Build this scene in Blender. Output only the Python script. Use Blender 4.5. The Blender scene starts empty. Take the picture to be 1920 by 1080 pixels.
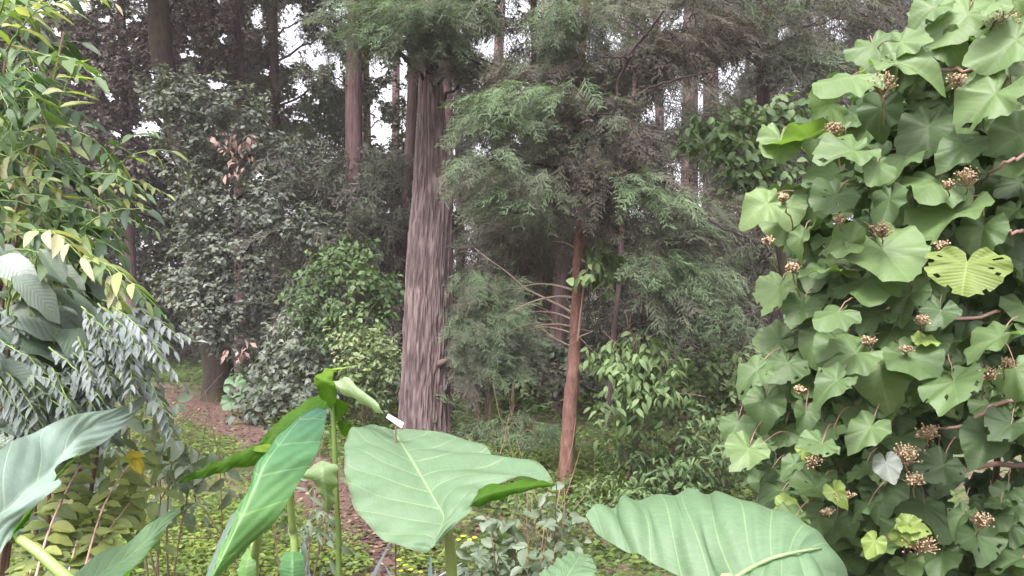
import bpy, math
import numpy as np

rng = np.random.default_rng(11)
SC = bpy.context.scene
COL = SC.collection
F = 1600.0
PITCH = math.radians(2.15)
CP, SP = math.cos(PITCH), math.sin(PITCH)
EYE = 1.7
UP = np.array([0, 0, 1.0])


# ------------------------------------------------------------------ camera geometry
def P(px, py, d):
    x = (px - 960) / F
    z = (540 - py) / F
    y1 = CP - z * SP
    z1 = SP + z * CP
    return np.array([d * x / y1, d, EYE + d * z1 / y1])


def ground(px, py):
    z = (540 - py) / F
    s = (SP + z * CP) / (CP - z * SP)
    return P(px, py, -EYE / s)


def gdepth(py):
    return ground(960, py)[1]


def proj(p):
    x, y, z = p[:, 0], p[:, 1], p[:, 2] - EYE
    cy = np.maximum(y * CP + z * SP, 1e-3)
    cz = -y * SP + z * CP
    return 960 + F * x / cy, 540 - F * cz / cy


def nrm(v):
    v = np.asarray(v, float)
    return v / np.maximum(np.linalg.norm(v, axis=-1, keepdims=True), 1e-9)


def cr(pts, n):
    """Catmull-Rom resample of a polyline (any dimension)."""
    p = np.asarray(pts, float)
    if len(p) == 2:
        t = np.linspace(0, 1, n)[:, None]
        return p[0] * (1 - t) + p[1] * t
    q = np.vstack([2 * p[0] - p[1], p, 2 * p[-1] - p[-2]])
    t = np.linspace(0, len(p) - 1 - 1e-6, n)
    i = t.astype(int)
    f = (t - i)[:, None]
    a, b, c, d = q[i], q[i + 1], q[i + 2], q[i + 3]
    return 0.5 * (2 * b + (c - a) * f + (2 * a - 5 * b + 4 * c - d) * f ** 2 + (3 * b - a - 3 * c + d) * f ** 3)


class Noise2:
    def __init__(self, nx, ny, seed):
        self.g = np.random.default_rng(seed).random((nx, ny))
        self.nx, self.ny = nx, ny

    def __call__(self, x, y):
        i = np.floor(x).astype(int)
        j = np.floor(y).astype(int)
        fx = x - i
        fy = y - j
        fx = fx * fx * (3 - 2 * fx)
        fy = fy * fy * (3 - 2 * fy)
        g = self.g
        i0, i1, j0, j1 = i % self.nx, (i + 1) % self.nx, j % self.ny, (j + 1) % self.ny
        return (g[i0, j0] * (1 - fx) + g[i1, j0] * fx) * (1 - fy) + (g[i0, j1] * (1 - fx) + g[i1, j1] * fx) * fy


N0 = Noise2(64, 64, 5)


def fbm(x, y, o=4):
    a, s = 0.0, 0.5
    for k in range(o):
        a = a + s * (N0(x + 7.3 * k, y + 3.1 * k) - 0.5)
        x, y, s = x * 2.03, y * 2.03, s * 0.5
    return a


def gz(x, y):
    """height of the forest floor"""
    x = np.asarray(x, float)
    y = np.asarray(y, float)
    r = np.clip((y - 34) / 40, 0, 1)
    return 0.10 * fbm(x * 0.35, y * 0.35) + 5.0 * r * r * (3 - 2 * r) - 0.0


# ------------------------------------------------------------------ mesh builder
class G:
    def __init__(self):
        self.V, self.F4, self.F3, self.T, self.U = [], [], [], [], []
        self.M4, self.M3, self.cur = [], [], 0
        self.n = 0

    def add(self, V, F4=None, F3=None, tint=0.5, uv=None):
        V = np.asarray(V, float).reshape(-1, 3)
        k = len(V)
        self.V.append(V)
        if F4 is not None and len(F4):
            self.F4.append(np.asarray(F4, int).reshape(-1, 4) + self.n)
            self.M4.append(np.full(len(self.F4[-1]), self.cur))
        if F3 is not None and len(F3):
            self.F3.append(np.asarray(F3, int).reshape(-1, 3) + self.n)
            self.M3.append(np.full(len(self.F3[-1]), self.cur))
        self.T.append(np.broadcast_to(np.asarray(tint, float), (k,)).copy())
        self.U.append(np.zeros((k, 2)) if uv is None else np.asarray(uv, float))
        self.n += k

    def tube(self, pts, rad, sides=8, tint=0.5, cap=True):
        p = np.asarray(pts, float)
        n = len(p)
        rad = np.broadcast_to(np.asarray(rad, float), (n,))
        t = nrm(np.gradient(p, axis=0))
        ref = np.array([1.0, 0, 0]) if abs(t[0][0]) < 0.8 else np.array([0, 1.0, 0])
        a = np.zeros_like(p)
        u = nrm(ref - t[0] * (ref @ t[0]))
        for i in range(n):
            u = nrm(u - t[i] * (u @ t[i]))
            a[i] = u
        b = np.cross(t, a)
        ang = np.linspace(0, 2 * np.pi, sides, endpoint=False)
        V = p[:, None] + rad[:, None, None] * (np.cos(ang)[None, :, None] * a[:, None] + np.sin(ang)[None, :, None] * b[:, None])
        L = np.concatenate([[0], np.cumsum(np.linalg.norm(np.diff(p, axis=0), axis=1))])
        uv = np.stack([np.broadcast_to(ang / 6.2832, (n, sides)), np.broadcast_to(L[:, None], (n, sides))], -1).reshape(-1, 2)
        i = np.arange(n - 1)[:, None] * sides
        j = np.arange(sides)[None]
        k = (j + 1) % sides
        F4 = np.stack([i + j, i + k, i + sides + k, i + sides + j], -1).reshape(-1, 4)
        V = V.reshape(-1, 3)
        F3 = None
        if cap:
            V = np.vstack([V, p[-1] + t[-1] * rad[-1] * 0.5])
            uv = np.vstack([uv, [0, L[-1]]])
            e = (n - 1) * sides
            F3 = np.stack([e + j[0], e + k[0], np.full(sides, n * sides)], -1)
            if np.ndim(tint):
                tint = np.append(tint, tint[-1])
        self.add(V, F4, F3, tint, uv)

    def scatter(self, tpl, pos, fwd, nor, scale, tint):
        """copies of a leaf template (V, F4, F3, UV): x = right, y = forward, z = normal"""
        n = len(pos)
        if n == 0:
            return
        TV, T4, T3, TU = tpl
        f = nrm(fwd)
        r = nrm(np.cross(f, nor))
        m = np.cross(r, f)
        s = np.broadcast_to(np.asarray(scale, float), (n,))[:, None, None]
        V = pos[:, None] + s * (TV[None, :, 0:1] * r[:, None] + TV[None, :, 1:2] * f[:, None] + TV[None, :, 2:3] * m[:, None])
        k = len(TV)
        o = (np.arange(n) * k)[:, None, None]
        F4 = (T4[None] + o).reshape(-1, 4) if len(T4) else None
        F3 = (T3[None] + o).reshape(-1, 3) if len(T3) else None
        tt = np.broadcast_to(np.asarray(tint, float), (n,))
        self.add(V.reshape(-1, 3), F4, F3, np.repeat(tt, k), np.tile(TU, (n, 1)))

    def build(self, name, mats, parent=None, loc=(0, 0, 0), smooth=True, label=None):
        V = np.vstack(self.V)
        base = np.array(parent.location if parent is not None and parent.parent is None else loc, float)
        if parent is not None and parent.parent is not None:
            base = np.array(parent.parent.location) + np.array(parent.location)
        V = V - base
        F4 = np.vstack(self.F4) if self.F4 else np.zeros((0, 4), int)
        F3 = np.vstack(self.F3) if self.F3 else np.zeros((0, 3), int)
        lv = np.concatenate([F4.ravel(), F3.ravel()])
        tot = np.concatenate([np.full(len(F4), 4), np.full(len(F3), 3)])
        st = np.concatenate([[0], np.cumsum(tot)[:-1]])
        me = bpy.data.meshes.new(name)
        me.vertices.add(len(V))
        me.vertices.foreach_set('co', V.astype(np.float32).ravel())
        me.loops.add(len(lv))
        me.loops.foreach_set('vertex_index', lv.astype(np.int32))
        me.polygons.add(len(tot))
        me.polygons.foreach_set('loop_start', st.astype(np.int32))
        me.polygons.foreach_set('use_smooth', np.full(len(tot), smooth))
        mi = np.concatenate(self.M4 + self.M3).astype(np.int32)
        at = me.attributes.new('tint', 'FLOAT', 'POINT')
        at.data.foreach_set('value', np.concatenate(self.T).astype(np.float32))
        uvl = me.uv_layers.new(name='UVMap')
        uvl.data.foreach_set('uv', np.vstack(self.U)[lv].astype(np.float32).ravel())
        me.update(calc_edges=True)
        for m in (mats if isinstance(mats, (list, tuple)) else [mats]):
            me.materials.append(m)
        if mi.any():
            me.polygons.foreach_set('material_index', mi)
        o = bpy.data.objects.new(name, me)
        COL.objects.link(o)
        if parent is not None:
            o.parent = parent
        else:
            o.location = loc
        if label:
            o['label'] = label
        return o


def join(a, b):
    a.V += b.V
    a.F4 += [f + a.n for f in b.F4]
    a.F3 += [f + a.n for f in b.F3]
    a.M4 += b.M4
    a.M3 += b.M3
    a.T += b.T
    a.U += b.U
    a.n += b.n
    b.cur = 1
    return a


def thing(name, label, cat, loc, group=None):
    o = bpy.data.objects.new(name, None)
    COL.objects.link(o)
    o.empty_display_size = 0.2
    o.location = [float(v) for v in loc]
    o['label'] = label
    o['category'] = cat
    if group:
        o['group'] = group
    return o


def tag(o, label=None, cat=None, group=None, kind=None):
    for k, v in (('label', label), ('category', cat), ('group', group), ('kind', kind)):
        if v:
            o[k] = v
    return o


# ------------------------------------------------------------------ materials
def mat_new(name):
    m = bpy.data.materials.new(name)
    m.use_nodes = True
    nt = m.node_tree
    nt.nodes.clear()
    out = nt.nodes.new('ShaderNodeOutputMaterial')
    return m, nt, out


def nd(nt, typ, **kw):
    n = nt.nodes.new(typ)
    for k, v in kw.items():
        if k.startswith('i_'):
            n.inputs[k[2:].replace('_', ' ')].default_value = v
        else:
            setattr(n, k, v)
    return n


def mth(nt, op, a, b=None, c=None, clamp=False):
    n = nt.nodes.new('ShaderNodeMath')
    n.operation = op
    n.use_clamp = clamp
    for i, v in enumerate((a, b, c)):
        if v is None:
            continue
        if isinstance(v, (int, float)):
            n.inputs[i].default_value = v
        else:
            nt.links.new(v, n.inputs[i])
    return n.outputs[0]


def ramp(nt, fac, stops):
    r = nt.nodes.new('ShaderNodeValToRGB')
    e = r.color_ramp.elements
    while len(e) < len(stops):
        e.new(0.5)
    for i, (p, c) in enumerate(stops):
        e[i].position = p
        e[i].color = (*c, 1)
    nt.links.new(fac, r.inputs['Fac'])
    return r.outputs['Color']


def mix(nt, fac, a, b, blend='MIX'):
    n = nt.nodes.new('ShaderNodeMix')
    n.data_type = 'RGBA'
    n.blend_type = blend
    for v, s in ((fac, n.inputs[0]), (a, n.inputs[6]), (b, n.inputs[7])):
        if isinstance(v, (int, float)):
            s.default_value = v
        elif isinstance(v, tuple):
            s.default_value = (*v, 1)
        else:
            nt.links.new(v, s)
    return n.outputs[2]


def leaf_mat(name, stops, trans=0.35, tcol=None, rough=0.5, spec=0.35, vein=None, mottle=0.25, bump=0.25, alb=0.62):
    """stops: colours along the per-leaf tint. vein: None | ('heart', n, slope, strength) | ('loft', n, slope, strength)"""
    m, nt, out = mat_new(name)
    L = nt.links.new
    at = nd(nt, 'ShaderNodeAttribute', attribute_name='tint')
    stops = [(p, tuple(alb * v for v in c)) for p, c in stops]
    col = ramp(nt, at.outputs['Fac'], stops)
    if mottle:
        tc = nd(nt, 'ShaderNodeTexCoord')
        nz = nd(nt, 'ShaderNodeTexNoise', i_Scale=9.0, i_Detail=3.0)
        L(tc.outputs['Object'], nz.inputs['Vector'])
        v = mth(nt, 'MULTIPLY_ADD', nz.outputs['Fac'], 2 * mottle, 1 - mottle)
        hv = nd(nt, 'ShaderNodeHueSaturation')
        L(v, hv.inputs['Value'])
        L(col, hv.inputs['Color'])
        col = hv.outputs['Color']
    bs = nd(nt, 'ShaderNodeBsdfPrincipled', i_Roughness=rough)
    bs.inputs['Specular IOR Level'].default_value = spec
    if vein:
        kind, n, slope, strength = vein
        uv = nd(nt, 'ShaderNodeUVMap', uv_map='UVMap')
        sx = nd(nt, 'ShaderNodeSeparateXYZ')
        L(uv.outputs[0], sx.inputs[0])
        ax = mth(nt, 'ABSOLUTE', sx.outputs[0])
        y = sx.outputs[1]
        t = mth(nt, 'SUBTRACT', mth(nt, 'MULTIPLY', y, float(n)), mth(nt, 'MULTIPLY', ax, float(slope)))
        fr = mth(nt, 'PINGPONG', t, 0.5)
        wid = mth(nt, 'MULTIPLY_ADD', ax, -0.04 if kind == 'loft' else -0.10, 0.06 if kind == 'loft' else 0.10)
        lat = mth(nt, 'SUBTRACT', 1.0, mth(nt, 'DIVIDE', fr, mth(nt, 'MAXIMUM', wid, 0.03)), clamp=True)
        mid = mth(nt, 'SUBTRACT', 1.0, mth(nt, 'DIVIDE', ax, 0.022), clamp=True)
        mid = mth(nt, 'MULTIPLY', mid, 1.6, clamp=True)
        vv = mth(nt, 'MAXIMUM', mth(nt, 'MULTIPLY', lat, 0.75), mid)
        nzw = nd(nt, 'ShaderNodeTexNoise', i_Scale=30.0, i_Detail=2.0)
        tcw = nd(nt, 'ShaderNodeTexCoord')
        L(tcw.outputs['Object'], nzw.inputs['Vector'])
        t2 = mth(nt, 'ADD', mth(nt, 'MULTIPLY', ax, 22.0 if kind == 'loft' else 40.0), mth(nt, 'MULTIPLY', nzw.outputs['Fac'], 3.0))
        f2 = mth(nt, 'SUBTRACT', 1.0, mth(nt, 'DIVIDE', mth(nt, 'PINGPONG', t2, 0.5), 0.16), clamp=True)
        vv = mth(nt, 'MAXIMUM', vv, mth(nt, 'MULTIPLY', f2, 0.16))
        pale = mix(nt, 1.0, col, (1.9, 1.75, 1.6), 'MULTIPLY')
        pale = mix(nt, 0.25, pale, (0.42 * alb, 0.47 * alb, 0.26 * alb))
        col = mix(nt, mth(nt, 'MULTIPLY', vv, strength), col, pale)
        bp = nd(nt, 'ShaderNodeBump', i_Strength=bump, i_Distance=0.005)
        soft = mth(nt, 'MULTIPLY', mth(nt, 'ABSOLUTE', mth(nt, 'SUBTRACT', fr, 0.25)), -2.0)
        tcb = nd(nt, 'ShaderNodeTexCoord')
        nzb = nd(nt, 'ShaderNodeTexNoise', i_Scale=70.0, i_Detail=4.0, i_Roughness=0.7)
        L(tcb.outputs['Object'], nzb.inputs['Vector'])
        L(mth(nt, 'ADD', mth(nt, 'ADD', mth(nt, 'MULTIPLY', vv, -0.6), soft), mth(nt, 'MULTIPLY', nzb.outputs['Fac'], 0.9)), bp.inputs['Height'])
        n9 = nd(nt, 'ShaderNodeTexNoise', i_Scale=28.0, i_Detail=6.0, i_Roughness=0.75)
        L(tcb.outputs['Object'], n9.inputs['Vector'])
        spots = mth(nt, 'MULTIPLY_ADD', n9.outputs['Fac'], 0.55, 0.72)
        hv2 = nd(nt, 'ShaderNodeHueSaturation')
        L(spots, hv2.inputs['Value'])
        L(col, hv2.inputs['Color'])
        col = hv2.outputs['Color']
        L(mth(nt, 'MULTIPLY_ADD', n9.outputs['Fac'], 0.3, rough - 0.12), bs.inputs['Roughness'])
        n8 = nd(nt, 'ShaderNodeTexNoise', i_Scale=22.0, i_Detail=5.0, i_Roughness=0.8)
        L(tcb.outputs['Object'], n8.inputs['Vector'])
        scorch = mth(nt, 'MULTIPLY_ADD', n8.outputs['Fac'], 14.0, -10.0, clamp=True)
        if kind == 'loft':
            rim = mth(nt, 'MULTIPLY', mth(nt, 'MULTIPLY_ADD', ax, 30.0, -28.6, clamp=True), mth(nt, 'MULTIPLY_ADD', n8.outputs['Fac'], 6.0, -2.6, clamp=True))
            scorch = mth(nt, 'MAXIMUM', scorch, rim)
        col = mix(nt, mth(nt, 'MULTIPLY', scorch, 0.75), col, (0.11 * alb, 0.085 * alb, 0.03 * alb))
        L(bp.outputs['Normal'], bs.inputs['Normal'])
    L(col, bs.inputs['Base Color'])
    tr = nd(nt, 'ShaderNodeBsdfTranslucent')
    tm = mix(nt, 1.0, col, tcol or (1.25, 1.5, 0.45), 'MULTIPLY')
    L(tm, tr.inputs['Color'])
    ms = nd(nt, 'ShaderNodeMixShader')
    ms.inputs[0].default_value = trans
    L(bs.outputs[0], ms.inputs[1])
    L(tr.outputs[0], ms.inputs[2])
    L(ms.outputs[0], out.inputs['Surface'])
    return m


def bark_mat(name, dark, light, moss=None, moss_amt=0.0, su=26.0, sv=2.2, rough=0.9, attr=False, patch=0.3):
    m, nt, out = mat_new(name)
    L = nt.links.new
    uv = nd(nt, 'ShaderNodeUVMap', uv_map='UVMap')
    mp = nd(nt, 'ShaderNodeMapping')
    mp.inputs['Scale'].default_value = (su, sv, 1)
    L(uv.outputs[0], mp.inputs['Vector'])
    nz = nd(nt, 'ShaderNodeTexNoise', i_Scale=1.0, i_Detail=6.0, i_Roughness=0.62, i_Distortion=0.6)
    L(mp.outputs[0], nz.inputs['Vector'])
    fac = nz.outputs['Fac']
    tc = nd(nt, 'ShaderNodeTexCoord')
    if attr:
        at = nd(nt, 'ShaderNodeAttribute', attribute_name='tint')
        fac = mth(nt, 'ADD', mth(nt, 'MULTIPLY', at.outputs['Fac'], 0.6), mth(nt, 'MULTIPLY_ADD', fac, 0.9, -0.29))
    col = ramp(nt, fac, [(0.28, dark), (0.52, tuple(0.55 * a + 0.45 * b for a, b in zip(dark, light))), (0.72, light)])
    n2 = nd(nt, 'ShaderNodeTexNoise', i_Scale=1.7, i_Detail=4.0)
    L(tc.outputs['Object'], n2.inputs['Vector'])
    hv = nd(nt, 'ShaderNodeHueSaturation')
    L(mth(nt, 'MULTIPLY_ADD', n2.outputs['Fac'], 2 * patch, 1 - patch), hv.inputs['Value'])
    L(col, hv.inputs['Color'])
    col = hv.outputs['Color']
    if moss:
        n3 = nd(nt, 'ShaderNodeTexNoise', i_Scale=2.3, i_Detail=5.0, i_Roughness=0.7)
        L(tc.outputs['Object'], n3.inputs['Vector'])
        k = mth(nt, 'MULTIPLY_ADD', n3.outputs['Fac'], 5.0, -3.0 + 2.2 * moss_amt, clamp=True)
        col = mix(nt, k, col, moss)
    bs = nd(nt, 'ShaderNodeBsdfPrincipled', i_Roughness=rough)
    bs.inputs['Specular IOR Level'].default_value = 0.2
    L(col, bs.inputs['Base Color'])
    bp = nd(nt, 'ShaderNodeBump', i_Strength=0.7, i_Distance=0.02)
    L(fac, bp.inputs['Height'])
    L(bp.outputs['Normal'], bs.inputs['Normal'])
    L(bs.outputs[0], out.inputs['Surface'])
    return m


def plain_mat(name, stops, rough=0.6, spec=0.3, scale=40.0):
    m, nt, out = mat_new(name)
    L = nt.links.new
    at = nd(nt, 'ShaderNodeAttribute', attribute_name='tint')
    tc = nd(nt, 'ShaderNodeTexCoord')
    nz = nd(nt, 'ShaderNodeTexNoise', i_Scale=scale, i_Detail=3.0)
    L(tc.outputs['Object'], nz.inputs['Vector'])
    col = ramp(nt, mth(nt, 'ADD', at.outputs['Fac'], mth(nt, 'MULTIPLY_ADD', nz.outputs['Fac'], 0.5, -0.25)), stops)
    bs = nd(nt, 'ShaderNodeBsdfPrincipled', i_Roughness=rough)
    bs.inputs['Specular IOR Level'].default_value = spec
    L(col, bs.inputs['Base Color'])
    L(bs.outputs[0], out.inputs['Surface'])
    return m


M = {}
M['ear'] = leaf_mat('elephant_ear_leaf', [(0, (0.125, 0.225, 0.11)), (0.5, (0.165, 0.275, 0.15)), (1, (0.23, 0.335, 0.22))],
                    trans=0.28, rough=0.5, spec=0.3, vein=('loft', 9, 2.2, 0.75), mottle=0.10, alb=0.6)
M['ear_blue'] = leaf_mat('glaucous_leaf', [(0, (0.19, 0.29, 0.225)), (1, (0.29, 0.39, 0.335))],
                         trans=0.18, rough=0.5, spec=0.35, vein=('loft', 6, 1.2, 0.6), mottle=0.10)
M['ear_green'] = leaf_mat('fresh_green_leaf', [(0, (0.05, 0.15, 0.10)), (0.45, (0.10, 0.26, 0.10)), (1, (0.20, 0.42, 0.10))],
                          trans=0.35, rough=0.42, spec=0.5, vein=('loft', 6, 0.15, 0.9), mottle=0.08)
M['ear_under'] = leaf_mat('leaf_underside', [(0, (0.07, 0.19, 0.02)), (0.5, (0.12, 0.27, 0.025)), (1, (0.26, 0.42, 0.05))],
                          trans=0.55, rough=0.6, spec=0.2, vein=('loft', 8, 1.0, 0.4), mottle=0.15)
M['ear_pale'] = leaf_mat('pale_young_leaf', [(0, (0.24, 0.36, 0.19)), (1, (0.45, 0.58, 0.33))],
                         trans=0.45, rough=0.5, spec=0.4, vein=('loft', 6, 1.0, 0.4), mottle=0.10)
M['petiole'] = plain_mat('petiole', [(0, (0.10, 0.16, 0.04)), (1, (0.30, 0.42, 0.14))], 0.45, 0.4, 12)
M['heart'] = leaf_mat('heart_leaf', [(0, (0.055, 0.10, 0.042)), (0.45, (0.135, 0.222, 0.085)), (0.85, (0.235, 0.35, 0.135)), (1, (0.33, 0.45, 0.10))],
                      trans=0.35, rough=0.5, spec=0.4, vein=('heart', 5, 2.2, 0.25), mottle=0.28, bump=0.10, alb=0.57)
M['heart_yellow'] = leaf_mat('yellowing_leaf', [(0, (0.14, 0.22, 0.05)), (1, (0.28, 0.36, 0.09))], trans=0.4,
                             rough=0.5, vein=('heart', 6, 3.2, 0.5), mottle=0.25)
M['heart_grey'] = leaf_mat('grey_leaf_back', [(0, (0.22, 0.25, 0.22)), (1, (0.3, 0.33, 0.29))], trans=0.2, rough=0.7,
                           vein=('heart', 9, 3.0, 0.4), mottle=0.1)
M['twig'] = plain_mat('twig', [(0, (0.07, 0.045, 0.035)), (1, (0.30, 0.20, 0.14))], 0.8, 0.2, 25)
M['redtwig'] = plain_mat('red_twig', [(0, (0.16, 0.085, 0.07)), (1, (0.42, 0.27, 0.23))], 0.7, 0.3, 25)
M['flower'] = plain_mat('flower_buds', [(0, (0.12, 0.05, 0.04)), (0.5, (0.33, 0.235, 0.16)), (1, (0.47, 0.39, 0.24))], 0.8, 0.2, 60)
M['yflower'] = plain_mat('yellow_petals', [(0, (0.55, 0.36, 0.02)), (1, (0.8, 0.62, 0.06))], 0.6, 0.2, 60)
M['lance'] = leaf_mat('lance_leaflets', [(0, (0.045, 0.085, 0.05)), (0.35, (0.10, 0.18, 0.08)), (0.65, (0.20, 0.29, 0.115)), (0.85, (0.37, 0.44, 0.15)), (1, (0.54, 0.50, 0.32))],
                      trans=0.35, rough=0.45, spec=0.45, vein=('loft', 7, 1.5, 0.3), mottle=0.15)
M['sky_sheen'] = leaf_mat('sky_sheen_leaflets', [(0, (0.13, 0.18, 0.15)), (0.5, (0.22, 0.28, 0.255)), (1, (0.38, 0.43, 0.44))],
                       trans=0.2, rough=0.5, spec=0.35, vein=('loft', 7, 1.5, 0.4), mottle=0.2, alb=0.44)  # silvery tones stand for sky gloss, painted onto the leaflets
M['broad_grey'] = leaf_mat('broad_grey_leaves', [(0, (0.06, 0.10, 0.07)), (0.5, (0.14, 0.20, 0.145)), (1, (0.32, 0.37, 0.35))],
                           trans=0.2, rough=0.4, spec=0.6, vein=('loft', 7, 1.5, 0.4), mottle=0.2)
M['weed'] = leaf_mat('weed_leaves', [(0, (0.09, 0.13, 0.085)), (0.5, (0.19, 0.25, 0.165)), (1, (0.33, 0.39, 0.30))], trans=0.3, mottle=0.2)
M['veiny'] = leaf_mat('yellow_green_leaves', [(0, (0.10, 0.15, 0.045)), (0.6, (0.24, 0.30, 0.085)), (0.9, (0.38, 0.42, 0.12)), (1, (0.55, 0.45, 0.03))],
                      trans=0.35, vein=('loft', 8, 2.2, 0.5), mottle=0.15)
M['stripe'] = leaf_mat('striped_blue_leaves', [(0, (0.07, 0.11, 0.11)), (0.5, (0.13, 0.18, 0.19)), (1, (0.36, 0.42, 0.46))], trans=0.2, spec=0.5)
M['cover'] = leaf_mat('ground_cover_leaves', [(0, (0.06, 0.10, 0.03)), (0.5, (0.13, 0.20, 0.045)), (1, (0.26, 0.33, 0.06))], trans=0.35)
M['grass'] = leaf_mat('grass_blades', [(0, (0.07, 0.11, 0.03)), (1, (0.17, 0.24, 0.06))], trans=0.3)
M['litter'] = leaf_mat('fallen_leaves', [(0, (0.045, 0.026, 0.02)), (0.6, (0.10, 0.06, 0.04)), (1, (0.40, 0.28, 0.17))], trans=0.05, tcol=(1, 0.8, 0.6), rough=0.8)
M['grey_broad'] = leaf_mat('grey_green_leaves', [(0, (0.05, 0.06, 0.048)), (0.5, (0.115, 0.132, 0.105)), (1, (0.215, 0.235, 0.20))],
                           trans=0.25, rough=0.6, spec=0.2, alb=0.9, mottle=0.3)
M['mauve'] = leaf_mat('brown_thin_leaves', [(0, (0.085, 0.066, 0.066)), (0.5, (0.165, 0.132, 0.127)), (0.8, (0.17, 0.165, 0.13)), (1, (0.28, 0.25, 0.23))],
                      trans=0.25, tcol=(1.2, 1.0, 0.8), alb=0.95, mottle=0.3)
M['green_broad'] = leaf_mat('green_leaves', [(0, (0.045, 0.08, 0.035)), (0.5, (0.105, 0.165, 0.065)), (1, (0.20, 0.28, 0.12))],
                            trans=0.3, rough=0.55, spec=0.25, alb=0.75, mottle=0.25)
M['yel_broad'] = leaf_mat('yellow_green_small_leaves', [(0, (0.07, 0.11, 0.045)), (0.5, (0.16, 0.22, 0.09)), (1, (0.30, 0.35, 0.17))],
                          trans=0.3, alb=0.75, mottle=0.25)
M['cypress'] = leaf_mat('cypress_sprays', [(0, (0.060, 0.052, 0.044)), (0.28, (0.108, 0.098, 0.080)), (0.45, (0.105, 0.118, 0.082)), (0.7, (0.105, 0.145, 0.085)), (1, (0.125, 0.185, 0.092))],
                        trans=0.25, tcol=(1.2, 1.2, 0.7), rough=0.7, spec=0.2, alb=0.95, mottle=0.3)
M['dark_conifer'] = leaf_mat('dark_conifer_sprays', [(0, (0.05, 0.043, 0.04)), (0.4, (0.08, 0.084, 0.06)), (1, (0.095, 0.145, 0.07))],
                             trans=0.2, rough=0.7, spec=0.2, alb=0.95, mottle=0.3)
M['far'] = leaf_mat('far_leaves', [(0, (0.05, 0.043, 0.038)), (0.5, (0.08, 0.082, 0.06)), (1, (0.10, 0.14, 0.08))],
                    trans=0.3, tcol=(1.2, 1.15, 0.7), alb=1, mottle=0.3)
M['dry'] = leaf_mat('dry_leaves', [(0, (0.20, 0.11, 0.09)), (1, (0.42, 0.29, 0.25))], trans=0.2, tcol=(1, 0.7, 0.6), alb=0.75, mottle=0.2)
M['bark_main'] = bark_mat('furrowed_bark', (0.068, 0.048, 0.047), (0.160, 0.121, 0.118), su=120, sv=7.0, attr=True, patch=0.2)
M['bark_red'] = bark_mat('smooth_red_bark', (0.08, 0.042, 0.034), (0.225, 0.122, 0.097), su=10, sv=9, patch=0.45)
M['bark_dark'] = bark_mat('dark_bark', (0.035, 0.024, 0.024), (0.125, 0.085, 0.08), su=20, sv=2.0)
M['bark_mauve'] = bark_mat('mauve_bark', (0.06, 0.037, 0.038), (0.19, 0.125, 0.12), su=22, sv=2.0)
M['bark_moss'] = bark_mat('mossy_bark', (0.026, 0.02, 0.018), (0.075, 0.058, 0.05), moss=(0.075, 0.068, 0.028), moss_amt=0.3, su=16, sv=2.0)
M['bark_tan'] = bark_mat('tan_bark', (0.13, 0.09, 0.06), (0.34, 0.25, 0.16), su=16, sv=2.0)
M['branch_dark'] = bark_mat('dark_branch', (0.02, 0.014, 0.016), (0.06, 0.042, 0.042), su=6, sv=6)
M['branch_pale'] = bark_mat('pale_dead_branch', (0.20, 0.15, 0.12), (0.46, 0.36, 0.29), su=6, sv=6)
M['white'] = plain_mat('white_card', [(0, (0.78, 0.76, 0.76)), (1, (0.86, 0.84, 0.84))], 0.5, 0.4, 30)


# ------------------------------------------------------------------ leaf templates
def grid_leaf(nu, nv, wfn, fold=0.25, droop=0.25, wave=0.0, seed=0, wid=0.3):
    """leaf along +y of length 1; nv strips on each side; UV = (signed v, along)"""
    r = np.random.default_rng(seed)
    ph = r.random(4) * 6.28
    s = np.linspace(0, 1, nu + 1)
    v = np.linspace(-1, 1, 2 * nv + 1)
    S, Vv = np.meshgrid(s, v, indexing='ij')
    w = wid * wfn(S)
    x = Vv * w
    y = S - 0.10 * droop * S ** 2
    z = fold * np.abs(x) - droop * S ** 2 + wave * np.abs(Vv) * np.sin(S * 17 + ph[0] + np.sign(Vv) * ph[1]) * wid
    V = np.stack([x, y, z], -1).reshape(-1, 3)
    UV = np.stack([Vv, S], -1).reshape(-1, 2)
    m = 2 * nv + 1
    i = np.arange(nu)[:, None] * m
    j = np.arange(m - 1)[None]
    F4 = np.stack([i + j, i + j + 1, i + m + j + 1, i + m + j], -1).reshape(-1, 4)
    return V, F4, np.zeros((0, 3), int), UV


W_LANCE = lambda s: np.sin(np.pi * np.clip(s, 0.001, 1) ** 0.75) ** 0.9 + 0.015
W_OVAL = lambda s: np.sin(np.pi * np.clip(s, 0.001, 1) ** 0.85) ** 0.75 + 0.015
W_STRAP = lambda s: np.clip(np.minimum(s * 8 + 0.3, (1.02 - s) * 1.6), 0, 1)
SMALL = [grid_leaf(2, 1, W_OVAL, fold=f, droop=d, wid=w) for f, d, w in ((0.3, 0.15, 0.27), (0.1, 0.3, 0.32), (0.5, 0.05, 0.24))]
LANCE = [grid_leaf(5, 1, W_LANCE, fold=f, droop=d, wid=w, wave=0.12, seed=k) for k, (f, d, w) in
         enumerate(((0.4, 0.2, 0.145), (0.2, 0.45, 0.165), (0.6, 0.1, 0.13)))]
OVAL = [grid_leaf(6, 2, W_OVAL, fold=f, droop=d, wid=w, wave=0.10, seed=k) for k, (f, d, w) in
        enumerate(((0.35, 0.25, 0.25), (0.15, 0.5, 0.3), (0.5, 0.12, 0.27)))]
HAND = [grid_leaf(4, 1, W_OVAL, fold=f, droop=d, wid=0.19) for f, d in ((0.3, 0.3), (0.15, 0.6), (0.5, 0.2))]
STRAP = [grid_leaf(7, 1, W_STRAP, fold=0.5, droop=d, wid=0.055) for d in (0.15, 0.5, 0.9)]


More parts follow.
